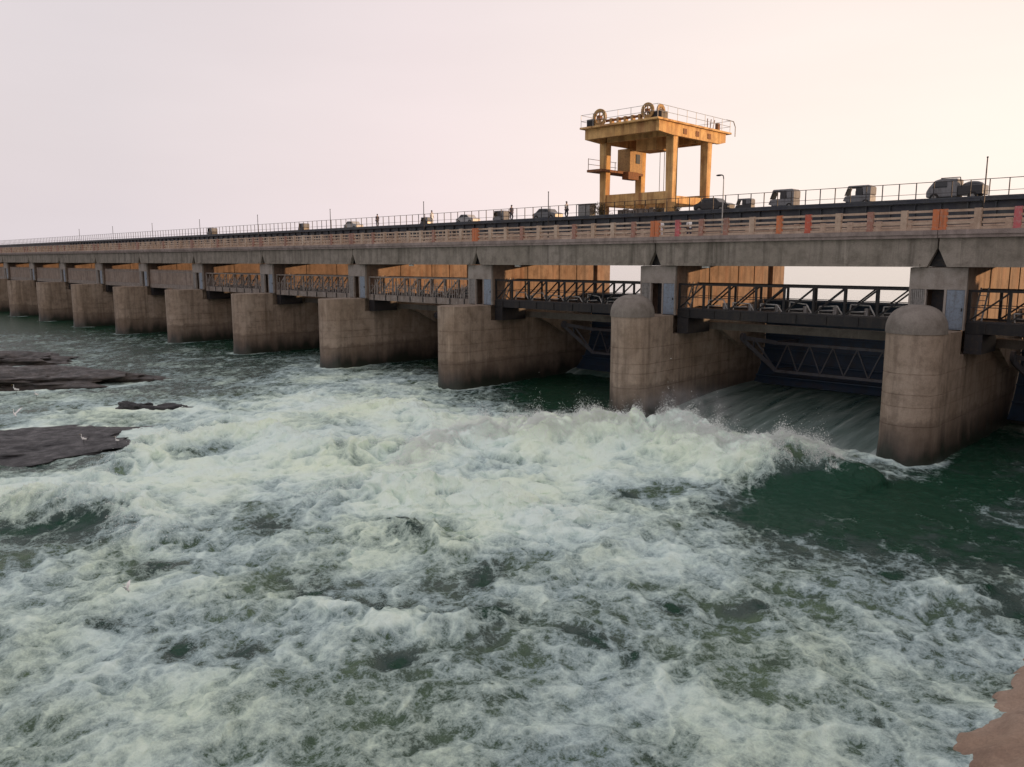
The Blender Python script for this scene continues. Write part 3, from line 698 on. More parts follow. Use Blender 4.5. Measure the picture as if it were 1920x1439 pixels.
# ------------------------------------------------------------------ the road bridge
rb = empty('road_bridge', (0, 0, 0), 0, 'long concrete road bridge resting on the front columns of the barrage', 'bridge')
gx = SP / 2
gir = [(-gx * 2 + .58, 11.82), (-.58, 11.82), (-.05, 12.95), (-.05, 13.6), (-gx * 2 + .05, 13.6), (-gx * 2 + .05, 12.95)]
g1 = MB().prism(gir, 'y', 54.55, 54.95)
g1.box(-SP + 1.0, -1.0, 54.47, 54.549, 11.824, 12.02)
g1_me = g1.mesh('fascia_girder', M['girder'])
g2_me = MB().prism(gir, 'y', 56.9, 57.3).mesh('inner_girder', M['girder']); g3_me = MB().prism(gir, 'y', 59.2, 59.6).mesh('inner_girder', M['girder'])
g4_me = MB().prism(gir, 'y', 61.3, 61.7).mesh('inner_girder', M['girder'])
dia_me = MB().box(-.9, .9, 55.2, 55.3, 11.83, 13.58).mesh('shaded_diaphragm', M['darksteel'])  # diaphragm coloured dark to give the shade in the gap over each pier
slab_me = MB().box(-SP + .02, -.02, 54.3, 61.95, 13.602, 13.80).box(-SP + .02, -.02, 54.22, 54.75, 13.802, 14.08).mesh('deck_slab', M['slab'])
for n in range(-1, NMAX):
    x = pc(n)
    for nm, me in (('fascia_girder', g1_me), ('inner_girder', g2_me), ('inner_girder', g3_me), ('inner_girder', g4_me), ('deck_slab', slab_me), ('shaded_diaphragm', dia_me)):
        inst(nm, me, rb, (x, 0, 0))
rail_o = empty('concrete_railing', (0, 54.5, 14.08), 0, 'three rail concrete railing with red and brown posts along the road bridge', 'railing')
NP = 10; PL = SP / NP
rl_me = MB().box(-SP + .06, -.06, -.06, .06, -.07, .07).mesh('rail', M['rail'])
pmats = ['rail', 'brownpost', 'red', 'rail', 'brownpost', 'orange', 'brownpost', 'pinkred', 'rail', 'rail']
pme = {}
for k in set(pmats): pme[k] = MB().box(-.19, .19, -.13, .13, 0, 1.26).box(-.21, .21, -.15, .15, -.0, .10).mesh('post', M[k])
cnt = 0
for n in range(-1, NMAX):
    for z in (.42, .80, 1.15): inst('rail', rl_me, rail_o, (pc(n), 0, z))
    for i in range(NP):
        x = pc(n) - i * PL
        k = {-14.3: 0}.get(0, pmats[(i * 3 + n * 7) % 10])
        if x < -60: k = 'rail' if (i + n) % 5 else 'brownpost'
        if -58 < x < -38: k = ['rail', 'brownpost', 'rail'][i % 3]
        dbl = (i == 0)
        me = pme[k] if not dbl else pme['orange' if x > -60 else 'brownpost']
        if dbl: inst('post', me, rail_o, (x - .21, 0, 0)); inst('post', me, rail_o, (x + .21, 0, 0)); cnt += 2
        else: inst('post', me, rail_o, (x, 0, 0)); cnt += 1

bal_me = MB().box(-.035, .035, -.04, .04, .0, 1.2).mesh('baluster', M['rail'])
kb_me = MB().box(-SP + .04, -.04, -.1, .1, 0, .16).mesh('kerb', M['rail'])
bb = MB()
for n in range(-1, NMAX):
    inst('kerb', kb_me, rail_o, (pc(n), 0, 0))
    for i in range(NP):
        x = pc(n) - i * PL
        for q in ((1, 2) if n >= 2 else ()): bb.box(x - PL * q / 3 - .035, x - PL * q / 3 + .035, -.04, .04, .161, 1.2)
tag(bb.build('balusters', M['rail'], rail_o), kind='stuff')
rr_o = empty('concrete_railing', (0, 61.75, 13.802), 0, 'matching concrete railing on the far side of the road bridge, seen through the near one', 'railing')
for n in range(-1, NMAX):
    for z in (.42, .80, 1.15): inst('rail', rl_me, rr_o, (pc(n), 0, z))
    if n < 12:
        for i in range(NP): inst('post', pme['rail'], rr_o, (pc(n) - i * PL, 0, 0))
# ------------------------------------------------------------------ the upper service bridge
ub = empty('upper_bridge', (0, 0, 0), 0, 'higher dark plate girder bridge running behind the road bridge', 'bridge')
pg_me = MB().box(-SP + .03, -.03, 63.35, 63.42, 14.25, 16.28).box(-SP + .03, -.03, 63.15, 63.62, 14.2, 14.26).mesh('plate_girder', M['plate'])
fl_me = MB().box(-SP + .02, -.02, 62.9, 73.4, 16.30, 16.48).box(-SP + .02, -.02, 62.88, 63.1, 16.482, 16.62).mesh('deck_slab', M['plate'])
bk_me = MB().box(-SP + .03, -.03, 72.6, 72.7, 14.6, 16.28).mesh('rear_girder', M['plate'])
stf_me = MB().box(-.05, .05, 63.18, 63.348, 14.262, 16.27).mesh('web_stiffener', M['plate'])
for n in range(-1, NMAX):
    for nm, me in (('plate_girder', pg_me), ('deck_slab', fl_me), ('rear_girder', bk_me)): inst(nm, me, ub, (pc(n), 0, 0))
    if n < 9:
        for i in range(12): inst('web_stiffener', stf_me, ub, (pc(n) - (i + .5) * SP / 12, 0, 0))
sr = empty('steel_railing', (0, 63.0, 16.62), 0, 'thin black post and rail fence along the edge of the upper bridge', 'railing')
sp_me = MB().box(-.03, .03, -.03, .03, 0, 1.14).mesh('post', M['darksteel'])
tr_me = MB().box(-SP, 0, -.022, .022, -.022, .022).mesh('rail', M['darksteel'])
x = 2.0; k = 0
while x > -330 and k < 260:
    inst('post', sp_me, sr, (x, 0, 0)); x -= 1.18 if x > -260 else 2.2; k += 1
for n in range(-1, NMAX):
    inst('rail', tr_me, sr, (pc(n), 0, 1.13))
    inst('rail', tr_me, sr, (pc(n), 0, .33), scale=(1, .7, .7))
# far-side low railing of the same bridge
fr_ = empty('rear_railing', (0, 73.2, 16.5), 0, 'lower dark rail fence on the far edge of the upper bridge', 'railing')
fp_me = MB().box(-.03, .03, -.03, .03, 0, .75).mesh('post', M['darksteel'])
for i in range(110): inst('post', fp_me, fr_, (2 - i * 1.5, 0, 0))
for n in range(-1, 8): inst('rail', tr_me, fr_, (pc(n), 0, .75), scale=(1, 1.6, 1.6))

# ------------------------------------------------------------------ hoist tower
tw = empty('hoist_tower', (-45.6, 66.8, 16.5), 0, 'ochre concrete gantry tower on four legs standing on the upper bridge', 'tower')
O = Vector((-45.6, 66.8, 16.5))
def TB(*b): # world box -> tower local
    return (b[0] - O.x, b[1] - O.x, b[2] - O.y, b[3] - O.y, b[4] - O.z, b[5] - O.z)
lm = MB().prism([(-.30, -.30), (.30, -.30), (.30, .30), (-.30, .30)], 'z', 0, .01)
legm = MB()
vs = [(sx * (.34 + .07 * t), sy * (.34 + .07 * t), 6.95 * t) for t in (0, 1) for sx, sy in ((-1, -1), (1, -1), (1, 1), (-1, 1))]
legm.poly(vs, [(3, 2, 1, 0), (4, 5, 6, 7), (0, 1, 5, 4), (1, 2, 6, 5), (2, 3, 7, 6), (3, 0, 4, 7)])
leg_me = legm.mesh('leg', M['tower'])
for lx in (-49.55, -41.95):
    for ly in (64.0, 69.9):
        l = inst('leg', leg_me, tw, (lx - O.x, ly - O.y, 0))
        m = l.modifiers.new('bevel', 'BEVEL'); m.width = .04; m.segments = 2
MB().box(*TB(-49.95, -41.15, 60.5, 73.2, 24.42, 24.60)).build('roof_slab', M['tower'], tw, bevel=.03)
MB().prism([(61.0 - O.y, 24.418 - O.z), (61.0 - O.y, 23.5 - O.z), (63.2 - O.y, 23.36 - O.z), (71.4 - O.y, 23.36 - O.z), (72.5 - O.y, 23.6 - O.z), (72.5 - O.y, 24.418 - O.z)], 'x', -41.75 - O.x, -41.38 - O.x).build('edge_beam', M['tower'], tw, bevel=.03)
MB().prism([(61.0 - O.y, 24.418 - O.z), (61.0 - O.y, 23.5 - O.z), (63.2 - O.y, 23.36 - O.z), (71.4 - O.y, 23.36 - O.z), (72.5 - O.y, 23.6 - O.z), (72.5 - O.y, 24.418 - O.z)], 'x', -49.7 - O.x, -49.4 - O.x).build('edge_beam', M['tower'], tw, bevel=.03)
MB().box(*TB(-49.398, -41.752, 61.0, 61.35, 23.5, 24.416)).build('edge_beam', M['tower'], tw, bevel=.03)
MB().box(*TB(-49.398, -41.752, 72.1, 72.45, 23.6, 24.416)).build('edge_beam', M['tower'], tw, bevel=.03)
MB().box(*TB(-49.2, -42.35, 63.75, 64.2, 23.46, 24.41)).build('cross_beam', M['tower'], tw, bevel=.03)
MB().box(*TB(-49.2, -42.35, 69.7, 70.1, 23.46, 24.41)).build('cross_beam', M['tower'], tw, bevel=.03)
MB().box(*TB(-49.2, -42.3, 63.8, 64.2, 17.45, 18.55)).build('tie_beam', M['tower'], tw, bevel=.03)
MB().box(*TB(-49.2, -42.3, 69.7, 70.1, 17.45, 18.45)).build('tie_beam', M['tower'], tw, bevel=.03)
MB().box(*TB(-42.13, -41.77, 64.35, 69.55, 17.45, 18.15)).build('tie_beam', M['tower'], tw, bevel=.03)
MB().box(*TB(-49.73, -49.37, 64.35, 69.55, 17.45, 18.15)).build('tie_beam', M['tower'], tw, bevel=.03)
# hanging winch housing and operator's cabin on the side platform
MB().box(*TB(-47.6, -45.2, 66.3, 68.6, 22.75, 24.4)).build('winch_housing', M['tower'], tw, bevel=.04)
MB().box(*TB(-50.7, -48.9, 62.6, 69.5, 20.72, 20.95)).build('platform', M['rust'], tw)
cb = MB().box(*TB(-50.55, -49.0, 67.3, 69.45, 20.96, 23.3)).build('cabin', M['yellow'], tw, bevel=.05)
MB().box(*TB(-48.99, -48.94, 68.3, 68.95, 21.9, 22.8)).build('window', M['glass'], cb)
MB().box(*TB(-49.3, -48.5, 66.4, 68.2, 20.2, 20.95)).build('gear_box', M['rust'], tw, bevel=.06)
m = MB()
for y in (62.7, 64.8, 67.0): m.cyl((-50.6 - O.x, y - O.y, 4.45), (-50.6 - O.x, y - O.y, 5.55), .03, 6)
for z in (5.0, 5.5): m.cyl((-50.6 - O.x, 62.7 - O.y, z), (-50.6 - O.x, 67.2 - O.y, z), .025, 6)
m.build('platform_rail', M['rust'], tw)
for cx in (-45.9, -45.4): MB().cyl((cx - O.x, 68.0 - O.y, 0), (cx - O.x, 68.0 - O.y, 6.3), .028, 6).build('hoist_cable', M['darksteel'], tw)
m = MB()
for s_ in (-.2, .2): m.cyl((-49.98 - O.x, 64 + s_ - O.y, .1), (-49.98 - O.x, 64 + s_ - O.y, 7.9), .03, 6)
for i in range(24): m.cyl((-49.98 - O.x, 63.8 - O.y, .4 + i * .31), (-49.98 - O.x, 64.2 - O.y, .4 + i * .31), .022, 5)
m.build('leg_ladder', M['rust'], tw)
MB().tube([(-41.55 - O.x, 64.3 - O.y, 6.8), (-41.55 - O.x, 64.3 - O.y, 3), (-41.55 - O.x, 64.3 - O.y, .2)], .03, 6).build('conduit', M['darksteel'], tw)
for yy in (64.9, 67.0, 69.1): MB().box(*TB(-41.372, -41.33, yy, yy + .55, 23.62, 24.1)).build('steel_plate', M['rust'], tw)
# roof machinery
def drum(cx, cy, along, dark=True, r=.72):
    z = 24.62 + .78 - O.z; cx -= O.x; cy -= O.y
    m = MB(); a = Vector((1, 0, 0)) if along == 'x' else Vector((0, 1, 0))
    c = Vector((cx, cy, z)); u = Vector((0, 0, 1)); v = a.cross(u); N = 26
    P = [c + (u * math.cos(2 * math.pi * i / N) + v * math.sin(2 * math.pi * i / N)) * r * .9 for i in range(N + 1)]
    for p_, q_ in zip(P[:-1], P[1:]): m.bar(p_, q_ + (q_ - p_) * .06, r * .2, .30, up=(p_ - c))
    for i in range(6): m.bar(c, c + (u * math.cos(math.pi * i / 3) + v * math.sin(math.pi * i / 3)) * r * .85, .09, .09, up=a)
    d = m.build('winch_wheel', M['yellow'], tw)
    MB().cyl(c - a * .19, c + a * .19, r * .30, 14).build('hub', M['rust'], d)
    return c
c = drum(-48.2, 61.3, 'y'); c2 = drum(-42.9, 61.4, 'y', r=.6); c3 = drum(-42.3, 62.6, 'x', r=.55)
MB().box(*TB(-49.6, -48.75, 61.1, 62.3, 24.62, 25.35)).build('motor', M['black'], tw, bevel=.05)
MB().box(*TB(-42.9, -41.5, 61.5, 62.5, 24.62, 25.3)).build('motor', M['darksteel'], tw, bevel=.05)
MB().cyl((-47.8 - O.x, 61.7 - O.y, 8.6), (-43.3 - O.x, 61.7 - O.y, 8.6), .12, 12).build('drive_shaft', M['rust'], tw)
for i in range(5): MB().box(-47.2 - O.x + i * .8, -46.95 - O.x + i * .8, 61.5 - O.y, 61.9 - O.y, 8.12, 8.75).build('bearing_stand', M['yellow'], tw)
MB().box(*TB(-41.9, -41.6, 71.3, 71.7, 24.62, 25.35)).build('junction_box', M['rust'], tw)
rp = MB().cyl((0, 0, 0), (0, 0, 1.1), .022, 6).mesh('railing_post', M['galv'])
pts = [(-49.85 + i * 1.43, 60.6) for i in range(7)] + [(-41.25, 60.6 + i * 1.55) for i in range(1, 9)] + [(-49.85, 60.6 + i * 1.55) for i in range(1, 9)] + [(-49.85 + i * 1.43, 73.1) for i in range(1, 6)]
for px, py in pts: inst('railing_post', rp, tw, (px - O.x, py - O.y, 8.1))
for z in (.55, 1.1):
    m = MB(); q = [(-49.85, 60.6), (-41.25, 60.6), (-41.25, 73.1), (-49.85, 73.1), (-49.85, 60.6)]
    m.tube([(a - O.x, b - O.y, 8.1 + z) for a, b in q], .02); m.build('railing_bar', M['galv'], tw)
MB().tube([(-41.2 - O.x, 72.2 - O.y, 9.2), (-40.9 - O.x, 73.0 - O.y, 9.1), (-40.85 - O.x, 73.3 - O.y, 8.6), (-40.85 - O.x, 73.3 - O.y, 7.7)], .045, 8).build('handrail_loop', M['galv'], tw)
for dx in (0, .25, .5): MB().cyl((-41.5 - O.x, 69.2 + dx * 2 - O.y, 8.1), (-41.5 - O.x, 69.2 + dx * 2.6 - O.y, 9.0), .04, 6).build('stay_rod', M['rust'], tw)

# ------------------------------------------------------------------ street lamps
def lamp(x, arm):
    lab = {0: 'bare tapering pole rising at the right edge of the road bridge', 1: 'street lamp with a bent head in front of the dark car right of the tower'}
    i = round((-14 - x) / 17.55)
    o = empty('street_lamp', (x, 55.2, 14.06), 0, lab.get(i, 'slim bare lamp pole, %s pole from the right along the bridge' % ORD[i]), 'lamp post', 'poles along the road bridge')
    MB().cyl((0, 0, 0), (0, 0, 4.25), .055, 8, .035).build('pole', M['galv'] if arm else M['darksteel'], o)
    MB().box(-.1, .1, -.1, .1, -.24, .25).build('base', M['grey'], o)
    if arm:
        MB().tube([(0, 0, 4.2), (-.05, 0, 4.45), (-.2, 0, 4.52)], .04, 8).build('arm', M['darksteel'], o)
        MB().ell((-.4, 0, 4.5), (.26, .1, .07)).build('lamp_head', M['darksteel'], o, True)
    else:
        MB().ell((0, 0, 4.27), (.06, .06, .05)).build('pole_cap', M['darksteel'], o, True)
for i in range(10): lamp(-14.0 - i * 17.55, i == 1)
# ------------------------------------------------------------------ small bulkhead lights under the road bridge
for i, (x, lab) in enumerate([(-32.6, 'small white light fitting under the girder right of the spray pier'), (-52.6, 'small white light fitting under the girder between the third pier and the spray pier'), (-68.5, 'small white light fitting hanging over the left of the long rusty wall')]):
    o = empty('light_fitting', (x, 54.9, 11.82), 0, lab, 'light fitting', 'light fittings under the road bridge')
    MB().box(-.32, .32, -.1, .1, -.16, -.01).build('diffuser', M['white'], o, bevel=.03); MB().box(-.04, .04, -.04, .04, -.01, .12).build('bracket', M['grey'], o)

# ------------------------------------------------------------------ vehicles on the upper bridge
wheel_me = MB().cyl((0, -.09, 0), (0, .09, 0), .33, 18).mesh('tyre', M['tyre']); hub_me = MB().cyl((0, -.1, 0), (0, .1, 0), .17, 12).mesh('rim', M['grey'])
def wheels(o, pts, s=1):
    for x, y in pts:
        wo = bpy.data.objects.new('wheel', wheel_me); COL.objects.link(wo); wo.parent = o; wo.location = (x, y, .33 * s); wo.scale = (s, 1, s)
        inst('rim', hub_me, wo)
def car(x, label, m, dark_rear=False, y=66, sc=1.0):
    o = empty('parked_car' if 0 else 'car', (x, y, 16.482), 0, label, 'car', 'vehicles crossing the upper bridge'); o.scale = (sc,) * 3
    prof = [(-1.85, .35), (1.85, .35), (1.88, .80), (1.5, .95), (1.0, 1.0), (.55, 1.42), (-.75, 1.46), (-1.35, 1.0), (-1.86, .86)]
    MB().prism(prof, 'y', -.78, .78).build('body', m, o, bevel=.06)
    for s in (-1, 1):
        MB().prism([(-1.15, 1.02), (-.15, 1.02), (-.15, 1.36), (-.72, 1.38)], 'y', s * .781, s * .79).build('side_window', M['glass'], o)
        MB().prism([(-.08, 1.02), (.86, 1.02), (.5, 1.35), (-.08, 1.36)], 'y', s * .781, s * .79).build('side_window', M['glass'], o)
    MB().poly([(-.83, -.68, 1.44), (-.83, .68, 1.44), (-1.37, .68, 1.02), (-1.37, -.68, 1.02)], [(0, 1, 2, 3)]).build('windscreen', M['glass'], o)
    for s in (-1, 1): MB().box(-1.90, -1.85, s * .6 - .14, s * .6 + .14, .62, .78).build('headlight', M['white'], o)
    wheels(o, [(-1.2, -.72), (-1.2, .72), (1.2, -.72), (1.2, .72)])
    return o
def pickup(x, label, cab, bed, y=66, sc=1.0):
    o = empty('pickup_truck', (x, y, 16.482), 0, label, 'truck', 'vehicles crossing the upper bridge'); o.scale = (sc,) * 3
    MB().prism([(-1.9, .35), (.25, .35), (.25, 1.68), (-.9, 1.72), (-1.35, 1.6), (-1.75, 1.1), (-1.92, .8)], 'y', -.76, .76).build('cab', cab, o, bevel=.1)
    MB().box(.3, 1.95, -.78, .78, .45, 1.15).build('cargo_bed', bed, o, bevel=.04)
    MB().ell((1.1, 0, 1.1), (.78, .6, .38)).build('load', bed, o, True)
    for s in (-1, 1): MB().prism([(-1.5, 1.05), (-.45, 1.05), (-.45, 1.5), (-1.2, 1.52)], 'y', s * .761, s * .77).build('side_window', M['glass'], o)
    MB().poly([(-1.38, -.6, 1.58), (-1.38, .6, 1.58), (-1.78, .6, 1.1), (-1.78, -.6, 1.1)], [(0, 1, 2, 3)]).build('windscreen', M['glass'], o)
    m = MB(); m.tube([(-.9, -.78, 1.74), (.42, -.78, 1.74), (.55, -.78, 1.0)], .035); m.build('canopy_frame', M['black'], o)
    wheels(o, [(-1.3, -.7), (-1.3, .7), (1.3, -.7), (1.3, .7)])
    return o
def rickshaw(x, label, m, y=66, sc=1.0):
    o = empty('auto_rickshaw', (x, y, 16.482), 0, label, 'rickshaw', 'vehicles crossing the upper bridge'); o.scale = (sc,) * 3
    MB().prism([(-.55, .3), (1.15, .3), (1.15, .85), (-.3, .85), (-.85, .8), (-1.0, .45)], 'y', -.6, .6).build('body', m, o, bevel=.05)
    MB().prism([(-.72, 1.45), (-.6, 1.6), (1.0, 1.6), (1.16, 1.45), (1.16, .86), (.55, .86), (.5, 1.42)], 'y', -.62, .62).build('hood', M['tarp'], o, bevel=.06)
    MB().poly([(-.92, -.5, .86), (-.92, .5, .86), (-.7, .5, 1.45), (-.7, -.5, 1.45)], [(0, 1, 2, 3)]).build('windscreen', M['glass'], o)
    MB().box(.0, .5, -.605, .605, .862, 1.40).build('side_curtain', M['cardark'], o)
    MB().box(-.1, -.02, -.45, .45, .86, 1.2).build('seat', M['black'], o, bevel=.04)
    wheels(o, [(-.75, 0), (.8, -.55), (.8, .55)], .75)
    return o
pickup(-18.6, 'grey pickup truck with rounded canopy and dark load at the right of the upper bridge', M['tarp'], M['cardark'], sc=.98)
rickshaw(-25.7, 'small grey three wheeled rickshaw on the upper bridge, nearest to the grey pickup', M['cargrey'])
rickshaw(-32.0, 'grey hooded three wheeled rickshaw midway between the tower and the grey pickup', M['tarp'], sc=1.05)
rickshaw(-35.6, 'narrow dark three wheeled rickshaw just right of the bent street lamp', M['cardark'], sc=.7)
car(-38.6, 'low dark car beside the right leg of the tower', M['cardark'], sc=.92)
car(-58.8, 'grey car on the upper bridge a little left of the tower', M['cargrey'], sc=.88)
rickshaw(-66.0, 'grey rickshaw on the upper bridge, second vehicle left of the tower', M['tarp'], sc=.85)
car(-71.5, 'pale car on the upper bridge, third vehicle left of the tower', M['carwhite'], sc=.8)
rickshaw(-79.3, 'dark rickshaw on the upper bridge, fourth vehicle left of the tower', M['cardark'], sc=.7)
car(-95, 'pale car far along the upper bridge left of the dark rickshaw', M['carwhite'], sc=.8)
rickshaw(-108, 'dark three wheeler far along the upper bridge towards the left', M['cardark'], sc=.8)
rickshaw(-138, 'tiny dark three wheeler farthest along the upper bridge at the left', M['cardark'], sc=.9)

# low wall and crates under the tower
pw = MB()
for i in range(9): pw.box(-48.6 + i * .62, -48.1 + i * .62, 64.9, 65.2, 16.482, 17.15 + .08 * math.sin(i * 2.3))
tag(pw.build('stone_parapet', M['grey']), 'row of short grey blocks on the deck between the tower legs', 'parapet')
def shrub(x, y, s, label):
    o = empty('shrub', (x, y, 16.482), 0, label, 'shrub', 'dry shrubs at the tower feet'); r = random.Random(int(x * 10))
    st = MB(); lf = MB()
    for i in range(22):
        a = r.uniform(0, 6.28); t = r.uniform(.1, .9); p = Vector((0, 0, 0)); d = Vector((math.cos(a) * t, math.sin(a) * t, 1)).normalized()
        for k in range(4):
            q = p + d * s * .3; st.bar(p, q, .02 * s); p = q; d = (d + Vector((r.uniform(-.5, .5), r.uniform(-.5, .5), r.uniform(-.4, .2)))).normalized()
            for _ in range(9):
                c = p + Vector((r.gauss(0, .12), r.gauss(0, .12), r.gauss(0, .12))) * s; u = Vector((r.gauss(0, 1), r.gauss(0, 1), r.gauss(0, 1))).normalized() * .05 * s; v = u.orthogonal().normalized() * .035 * s
                lf.poly([c - u, c + v, c + u, c - v], [(0, 1, 2, 3)])
    st.build('stems', M['twig'], o); l = lf.build('foliage', M['leaf'], o); l['kind'] = 'stuff'
shrub(-49.6, 63.4, 1.05, 'dry brown shrub at the foot of the left tower leg')
shrub(-42.8, 63.5, .55, 'small reddish shrub just left of the nearest tower leg')
shrub(-41.0, 63.6, .55, 'small reddish shrub just right of the nearest tower leg')
bx_ = empty('concrete_block', (-51.6, 64, 16.482), 0, 'grey concrete block beside the shrub left of the tower', 'block')
MB().box(-.9, .6, -.5, .5, 0, 1.25).box(-1.0, .7, -.6, .6, 1.252, 1.34).build('block_body', M['grey'], bx_, bevel=.04)

# ------------------------------------------------------------------ people on the road bridge
def person(x, y, z, label, shirt, trou, s=1.0, rz=0, arm=0):
    o = empty('person', (x, y, z), rz, label, 'person', 'people walking on the road bridge')
    J = {'pel': (0, 0, .93, .13), 'sp': (0, 0, 1.15, .125), 'ch': (0, 0, 1.35, .15), 'nk': (0, 0, 1.50, .055), 'hd': (0, -.01, 1.58, .085), 'ht': (0, -.01, 1.70, .085)}
    for sd, sg in (('l', 1), ('r', -1)):
        st = .14 * sg
        J.update({'h' + sd: (.09 * sg, 0, .88, .085), 'k' + sd: (.10 * sg, -st * .6, .48, .058), 'a' + sd: (.10 * sg, st * .5, .08, .04), 't' + sd: (.11 * sg, st * .5 - .16, .03, .035),
                  's' + sd: (.19 * sg, 0, 1.42, .055), 'e' + sd: (.24 * sg, .03, 1.14, .042), 'w' + sd: (.24 * sg, -.08 - arm * .2, .92 + arm * .3, .03), 'm' + sd: (.24 * sg, -.12 - arm * .22, .82 + arm * .32, .035)})
    E = [('pel', 'sp'), ('sp', 'ch'), ('ch', 'nk'), ('nk', 'hd'), ('hd', 'ht')]
    for sd in 'lr': E += [('pel', 'h' + sd), ('h' + sd, 'k' + sd), ('k' + sd, 'a' + sd), ('a' + sd, 't' + sd), ('ch', 's' + sd), ('s' + sd, 'e' + sd), ('e' + sd, 'w' + sd), ('w' + sd, 'm' + sd)]
    def sk(name, keys, mt, grow):
        ks = [k for k in J if k in keys]; me = bpy.data.meshes.new(name)
        me.from_pydata([Vector(J[k][:3]) * s for k in ks], [(ks.index(a), ks.index(b)) for a, b in E if a in ks and b in ks], [])
        ob = bpy.data.objects.new(name, me); COL.objects.link(ob); ob.parent = o
        md = ob.modifiers.new('skin', 'SKIN')
        for i, k in enumerate(ks):
            me.skin_vertices[0].data[i].radius = ((J[k][3] + grow) * s,) * 2 if me.skin_vertices else (.1, .1)
        md2 = ob.modifiers.new('sub', 'SUBSURF'); md2.levels = 1; md2.render_levels = 1; me.materials.append(mt)
        return ob
    import bmesh as _b
    def skin2(name, keys, mt, grow):
        ks = [k for k in J if k in keys]; bm = bmesh.new(); L = bm.verts.layers.skin.verify()
        vv = {}
        for k in ks:
            v = bm.verts.new(Vector(J[k][:3]) * s); r_ = (J[k][3] + grow) * s; v[L].radius = (r_, r_); v[L].use_root = (k == ks[0]); vv[k] = v
        for a, b in E:
            if a in vv and b in vv: bm.edges.new((vv[a], vv[b]))
        me = bpy.data.meshes.new(name); bm.to_mesh(me); bm.free(); me.materials.append(mt)
        ob = bpy.data.objects.new(name, me); COL.objects.link(ob); ob.parent = o
        ob.modifiers.new('skin', 'SKIN'); q = ob.modifiers.new('sub', 'SUBSURF'); q.levels = 1; q.render_levels = 1
        return ob
    skin2('body', list(J), M['skin'], 0)
    skin2('shirt', ['sp', 'pel', 'ch', 'hl', 'hr', 'sl', 'sr', 'el', 'er'], M[shirt], .028)
    skin2('trousers', ['hl', 'hr', 'kl', 'kr', 'al', 'ar', 'pel'], M[trou], .022)
    MB().ell((0, .015 * s, 1.70 * s), (.098 * s, .105 * s, .085 * s)).build('hair', M['hair'], o, True)
    MB().ell((0, -.105 * s, 1.63 * s), (.012, .016, .02), 6, 4).build('nose', M['skin'], o, True)
for a in ((-37.3, 55.6, 13.802, 'person in white clothes at the railing directly below the nearest tower leg', 'clothwhite', 'clothwhite', 1.0, .6),
          (-38.0, 55.8, 13.802, 'person in white shirt, leftmost of the walkers below the tower', 'clothwhite', 'clothdark', .97, -.8),
          (-34.7, 55.7, 13.802, 'person in a white shirt below the right leg of the tower', 'clothwhite', 'clothdark', 1.0, 1.4),
          (-24.9, 55.4, 13.802, 'person in pale blue sitting low behind the painted railing', 'clothblue', 'clothblue', .72, .2)):
    person(*a)

for i, (px_, c1, c2, lab) in enumerate(((-54.6, 'clothwhite', 'clothdark', 'person in a white shirt on the upper bridge between grey block and car'), (-62.5, 'clothdark', 'clothdark', 'person in dark clothes on the upper bridge left of the grey car'),
        (-76.0, 'clothwhite', 'clothwhite', 'person in white on the upper bridge beside the pale car'), (-87.0, 'clothdark', 'clothdark', 'small dark figure on the upper bridge far left of the dark rickshaw'))):
    person(px_, 64.2, 16.482, lab, c1, c2, 1.0, 1.6 * (-1) ** i)
# ------------------------------------------------------------------ rocks in the river
def rock(c, r, seed, label, cat='rock', g='dark rocks in the river', mt='rock'):
    bm = bmesh.new(); bmesh.ops.create_icosphere(bm, subdivisions=5, radius=1)
    for v in bm.verts:
        p = v.co.copy(); n = mnoise.fractal(p * 1.6 + Vector((seed, 0, 0)), 1, 2, 5) * .36 + mnoise.ridged_multi_fractal(p * 3 + Vector((seed, 5, 0)), .9, 2, 5, 1, 2) * .07 - .05
        v.co = p * (1 + n); v.co.z = max(-1, min(v.co.z, .62 + n * 1.5))
    me = bpy.data.meshes.new('river_rock'); bm.to_mesh(me); bm.free(); me.shade_smooth(); me.materials.append(M[mt])
    o = bpy.data.objects.new('river_rock', me); COL.objects.link(o); o.location = c[:3]; o.scale = r[:3]; o.rotation_euler = (0, 0, c[3])
    tag(o, label, cat, g); return o
vd = HEAD  # slabs lie across the stream
rock((-112, 25, 0, vd), (9.0, 4.2, 1.3), 1.3, 'low dark rock slab farthest away at the left edge of the river')
rock((-94.0, 20.6, 0, vd), (13.5, 6.0, 1.35), 4.1, 'long brown rock slab at the left with white birds along its near edge')
rock((-60.0, 14.6, -.05, vd + .15), (8.0, 5.2, .50), 7.7, 'smooth blue black rock slab lapped by foam at the left edge', mt='slate')
rock((-68.6, 25.2, -.05, vd), (1.6, .9, .62), 9.2, 'small dark rock poking from the foam, left one of a pair', mt='slate')
rock((-66.2, 26.8, -.05, vd), (2.4, .9, .45), 12.5, 'low jagged dark rock right of the small rock in the foam', mt='slate')
